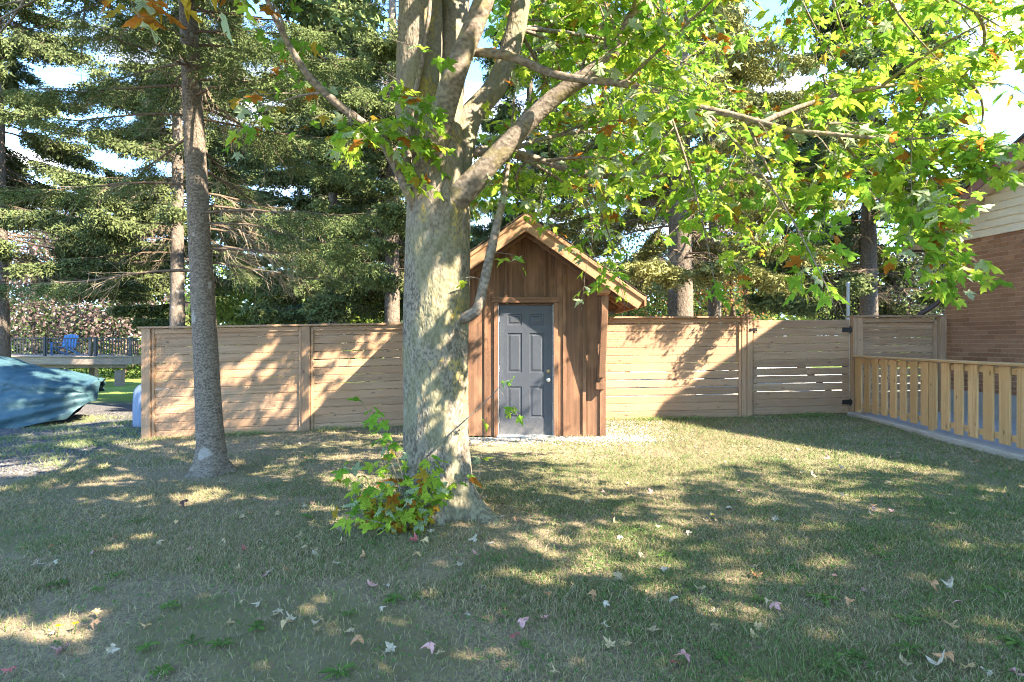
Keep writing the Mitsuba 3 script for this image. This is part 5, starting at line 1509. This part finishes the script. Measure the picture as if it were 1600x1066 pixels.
# ------------------------------------------------------------------ weeds, dandelions and fallen leaves on the lawn
def rosette(cx_, cy_, rad, n, r, cols, wide=0.32):
    V, Fc, C, at = [], [], [], 0
    for k in range(n):
        a = 2 * np.pi * k / n + r.normal(0, 0.25); l = rad * r.uniform(0.6, 1.15); rise = r.uniform(0.25, 0.9)
        d = np.array([math.cos(a), math.sin(a), 0]); s = np.array([-d[1], d[0], 0]); w = l * wide * r.uniform(0.7, 1.2)
        t = np.array([0.02, 0.35, 0.65, 1.0]); ww = np.array([0.12, 0.75, 1.0, 0.12]); zz = rise * l * (0.75 * t - 0.62 * t ** 2.2) + 0.012
        L_ = np.array([cx_, cy_, gz(cx_, cy_)]) + d * (t * l)[:, None] + np.array([0, 0, 1]) * zz[:, None]
        v = np.stack([L_ - s * (ww * w / 2)[:, None] + [0, 0, 0.15 * w], L_, L_ + s * (ww * w / 2)[:, None] + [0, 0, 0.15 * w]], 1).reshape(-1, 3)
        f = []
        for i in range(3):
            for j in range(2):
                q = i * 3 + j; f += [[q, q + 1, q + 4], [q, q + 4, q + 3]]
        V.append(v); Fc.append(np.array(f) + at); at += len(v)
        C.append(np.tile(np.array(cols[r.integers(len(cols))]) * r.uniform(0.8, 1.2), (12, 1)))
    return np.vstack(V), np.vstack(Fc), np.vstack(C)


def lawn_at(px, py):
    d = 900 * EYE / (py - CY)
    for _ in range(4):
        d = F_PX * (EYE - gz((px - CX) / F_PX * d, d)) / (py - CY)
    return (px - CX) / F_PX * d, d


def side_word(px, py):
    a = 'left' if px < 533 else 'centre' if px < 1066 else 'right'
    b = 'front' if py > 930 else 'middle' if py > 800 else 'far'
    return f'in the {b} {a} of the lawn'


r5 = np.random.default_rng(77)
WG = [(0.13, 0.23, 0.06), (0.16, 0.27, 0.07), (0.11, 0.19, 0.055)]
weeds = [(175, 903), (150, 925), (90, 915), (265, 950), (230, 1015), (300, 1010), (345, 1010), (310, 880), (465, 887), (545, 962), (615, 940), (530, 1055), (250, 1055), (400, 985), (1185, 940), (1285, 940), (1330, 1030), (1420, 1020), (1420, 975), (1300, 1050), (1130, 1030), (1380, 870), (1560, 930), (1590, 1010), (1240, 895), (480, 810), (650, 935), (820, 1010), (980, 990), (1040, 870), (1590, 860), (1490, 880)]
ORD = ['first', 'second', 'third', 'fourth', 'fifth', 'sixth', 'seventh', 'eighth', 'ninth', 'tenth', 'eleventh', 'twelfth', 'thirteenth', 'fourteenth', 'fifteenth', 'sixteenth', 'seventeenth', 'eighteenth', 'nineteenth', 'twentieth']


def ordinal(q, same):
    k = sorted(same).index(q)
    return ORD[k] if k < len(ORD) else f'{k + 1}th'


for q in weeds:
    x, y = lawn_at(*q)
    o = ordinal(q, [p for p in weeds if side_word(*p) == side_word(*q)])
    t = thing('weed_plant', f'{o} flat green weed from the left, {side_word(*q)}', 'weed', 'weeds in the lawn')
    v, f, c = rosette(x, y, r5.uniform(0.045, 0.085), r5.integers(7, 14), r5, WG, r5.uniform(0.2, 0.42))
    scene[t] = mikit.ply((v, f), 'leafage', color=c)
for q, nm in (((90, 995), 'left one of two yellow dandelions in the front left lawn'), ((117, 991), 'right one of two yellow dandelions in the front left lawn'), ((1112, 815), 'tiny yellow dandelion flower in the middle of the lawn right of the maple')):
    x, y = lawn_at(*q)
    t = thing('dandelion', nm, 'flower')
    z = gz(x, y)
    put('stem', tube([[x, y, z], [x + 0.004, y, z + 0.05]], 0.0022, 6), 'leafage', t, color=np.tile([0.12, 0.2, 0.05], (14, 1)))
    v, f, c = rosette(x + 0.004, y, 0.019, 22, r5, [(0.75, 0.55, 0.02)], 0.3); v[:, 2] += 0.045
    put('bloom', (v, f), 'leafage', t, color=c)


def curl_leaf(x, y, size, r, col):
    """a fallen maple leaf, curled and lying unevenly"""
    tv, tf = LT_SET[r.integers(8)]
    v = tv * size
    k = r.uniform(4, 16) * (0.10 / size)
    v[:, 2] = k * v[:, 0] ** 2 * r.choice([-1, 1, 1]) + r.uniform(-3, 5) * (v[:, 1] - 0.4 * size) ** 2 + 0.1 * size * np.sin(v[:, 1] / size * 7 + r.uniform(0, 6))
    zd = nrm([r.normal(0, 0.45), r.normal(0, 0.45) - 0.15, 1.0]); yd = nrm(r.normal(0, 1, 3) * [1, 1, 0.2])
    v = v @ frames(yd[None], zd[None])[0]
    v += [x, y, gz(x, y) + 0.012 - v[:, 2].min()]
    c = np.tile(np.array(col) * r.uniform(0.8, 1.15), (len(v), 1)) * r.uniform(0.85, 1.1, (len(v), 1))
    return v, tf, c


KINDS = {'pale': ((0.42, 0.33, 0.20), 'pale cream'), 'silver': ((0.44, 0.38, 0.30), 'silvery white'), 'pink': ((0.55, 0.31, 0.30), 'pink'), 'tan': ((0.46, 0.33, 0.18), 'tan'), 'orange': ((0.46, 0.25, 0.13), 'orange'), 'red': ((0.36, 0.10, 0.10), 'red'), 'dark': ((0.10, 0.055, 0.05), 'dark brown')}
named = [(100, 1015, 'pink', .1), (50, 888, 'silver', .1), (87, 890, 'silver', .1), (282, 796, 'dark', .1), (162, 812, 'tan', .1), (220, 816, 'pale', .07), (180, 845, 'orange', .08), (85, 857, 'orange', .07), (245, 854, 'pale', .07), (352, 853, 'pale', .07), (375, 811, 'pale', .08), (433, 808, 'pale', .07), (405, 848, 'silver', .07),
         (385, 860, 'red', .07), (472, 843, 'pale', .08), (478, 861, 'pale', .07), (498, 872, 'silver', .11), (530, 857, 'pale', .09), (427, 896, 'silver', .08), (447, 893, 'orange', .08), (533, 832, 'silver', .08), (562, 822, 'pale', .09), (652, 848, 'red', .1), (678, 836, 'silver', .1), (740, 847, 'silver', .09), (762, 852, 'silver', .09), (741, 871, 'pink', .08), (718, 888, 'silver', .08),
         (603, 917, 'silver', .07), (578, 922, 'pink', .08), (405, 946, 'silver', .08), (438, 962, 'silver', .07), (430, 968, 'pale', .07), (443, 980, 'tan', .09), (152, 963, 'tan', .07), (560, 1010, 'orange', .08), (675, 1020, 'pink', .09), (683, 1027, 'pale', .07), (790, 790, 'dark', .08), (758, 783, 'silver', .07), (20, 1058, 'red', .08), (173, 1025, 'silver', .07),
         (845, 787, 'silver', .07), (830, 800, 'pale', .07), (965, 848, 'silver', .07), (980, 861, 'dark', .08), (968, 910, 'pale', .09), (960, 820, 'pale', .07), (805, 820, 'orange', .08), (1073, 838, 'silver', .06), (1090, 922, 'pale', .1), (1110, 808, 'silver', .06), (1120, 822, 'pale', .07), (1143, 796, 'silver', .09), (1207, 815, 'silver', .08), (1180, 905, 'orange', .09), (1183, 889, 'pale', .1), (1208, 952, 'pink', .09), (1300, 902, 'pink', .07), (1360, 798, 'orange', .08), (1363, 800, 'pink', .06), (1316, 780, 'silver', .1), (1250, 740, 'pale', .08), (1270, 747, 'silver', .1), (1318, 736, 'pale', .09), (1390, 757, 'tan', .12), (1410, 755, 'orange', .09),
         (1452, 928, 'orange', .1), (1484, 924, 'silver', .1), (1505, 853, 'tan', .07), (1488, 806, 'tan', .09), (1480, 731, 'tan', .1), (1530, 725, 'orange', .12), (1583, 738, 'tan', .1), (1535, 782, 'pale', .06), (1411, 1043, 'pale', .09), (1463, 1050, 'silver', .1), (1485, 1045, 'orange', .1), (1505, 1052, 'tan', .1), (1578, 1055, 'pink', .09), (1550, 1058, 'silver', .07), (1480, 980, 'tan', .1), (1073, 1046, 'pink', .1), (1066, 1040, 'red', .08),
         (848, 973, 'pink', .08), (820, 987, 'pink', .09), (860, 942, 'orange', .07), (800, 940, 'tan', .07), (928, 942, 'orange', .08), (955, 1010, 'pale', .08), (872, 1055, 'pale', .07), (1012, 995, 'pale', .1), (806, 1000, 'red', .08), (1105, 715, 'pale', .08), (1135, 728, 'pale', .08), (1160, 700, 'tan', .08), (1220, 716, 'pale', .08), (1290, 700, 'pale', .07), (1370, 712, 'pale', .08), (1430, 745, 'pale', .09), (1455, 770, 'tan', .07)]
for k in range(120):
    py_ = 690 + 330 * r5.random() ** 1.5; px_ = r5.uniform(250 if py_ < 740 else 20, 1580)
    x, y = lawn_at(px_, py_)
    if in_box(np.array(x), np.array(y)) or y > 10.3 + .125 * x or np.hypot(x - MX, y - MY) < 0.6 or on_gravel(np.array([x]), np.array([y]))[0]: continue
    named.append((px_, py_, ['pale', 'silver', 'tan', 'tan', 'pink', 'orange'][r5.integers(6)], r5.uniform(0.045, 0.085)))
for px_, py_, kd, sz in named:
    x, y = lawn_at(px_, py_)
    col, w = KINDS[kd]
    ph = side_word(px_, py_)
    o = ordinal((px_, py_), [p[:2] for p in named if p[2] == kd and side_word(*p[:2]) == ph])
    t = thing('fallen_leaf', f'{o} {w} fallen leaf from the left, {ph}', 'leaf', 'fallen maple leaves on the lawn')
    v, f, c = curl_leaf(x, y, sz * 0.76, r5, col)
    scene[t] = mikit.ply((v, f), 'dry_leaf', color=c)
print('scene entries', len(scene), 'triangles', sum(len(meshkit.WRITTEN[d['filename']][1]) for d in scene.values() if d.get('type') == 'ply'))
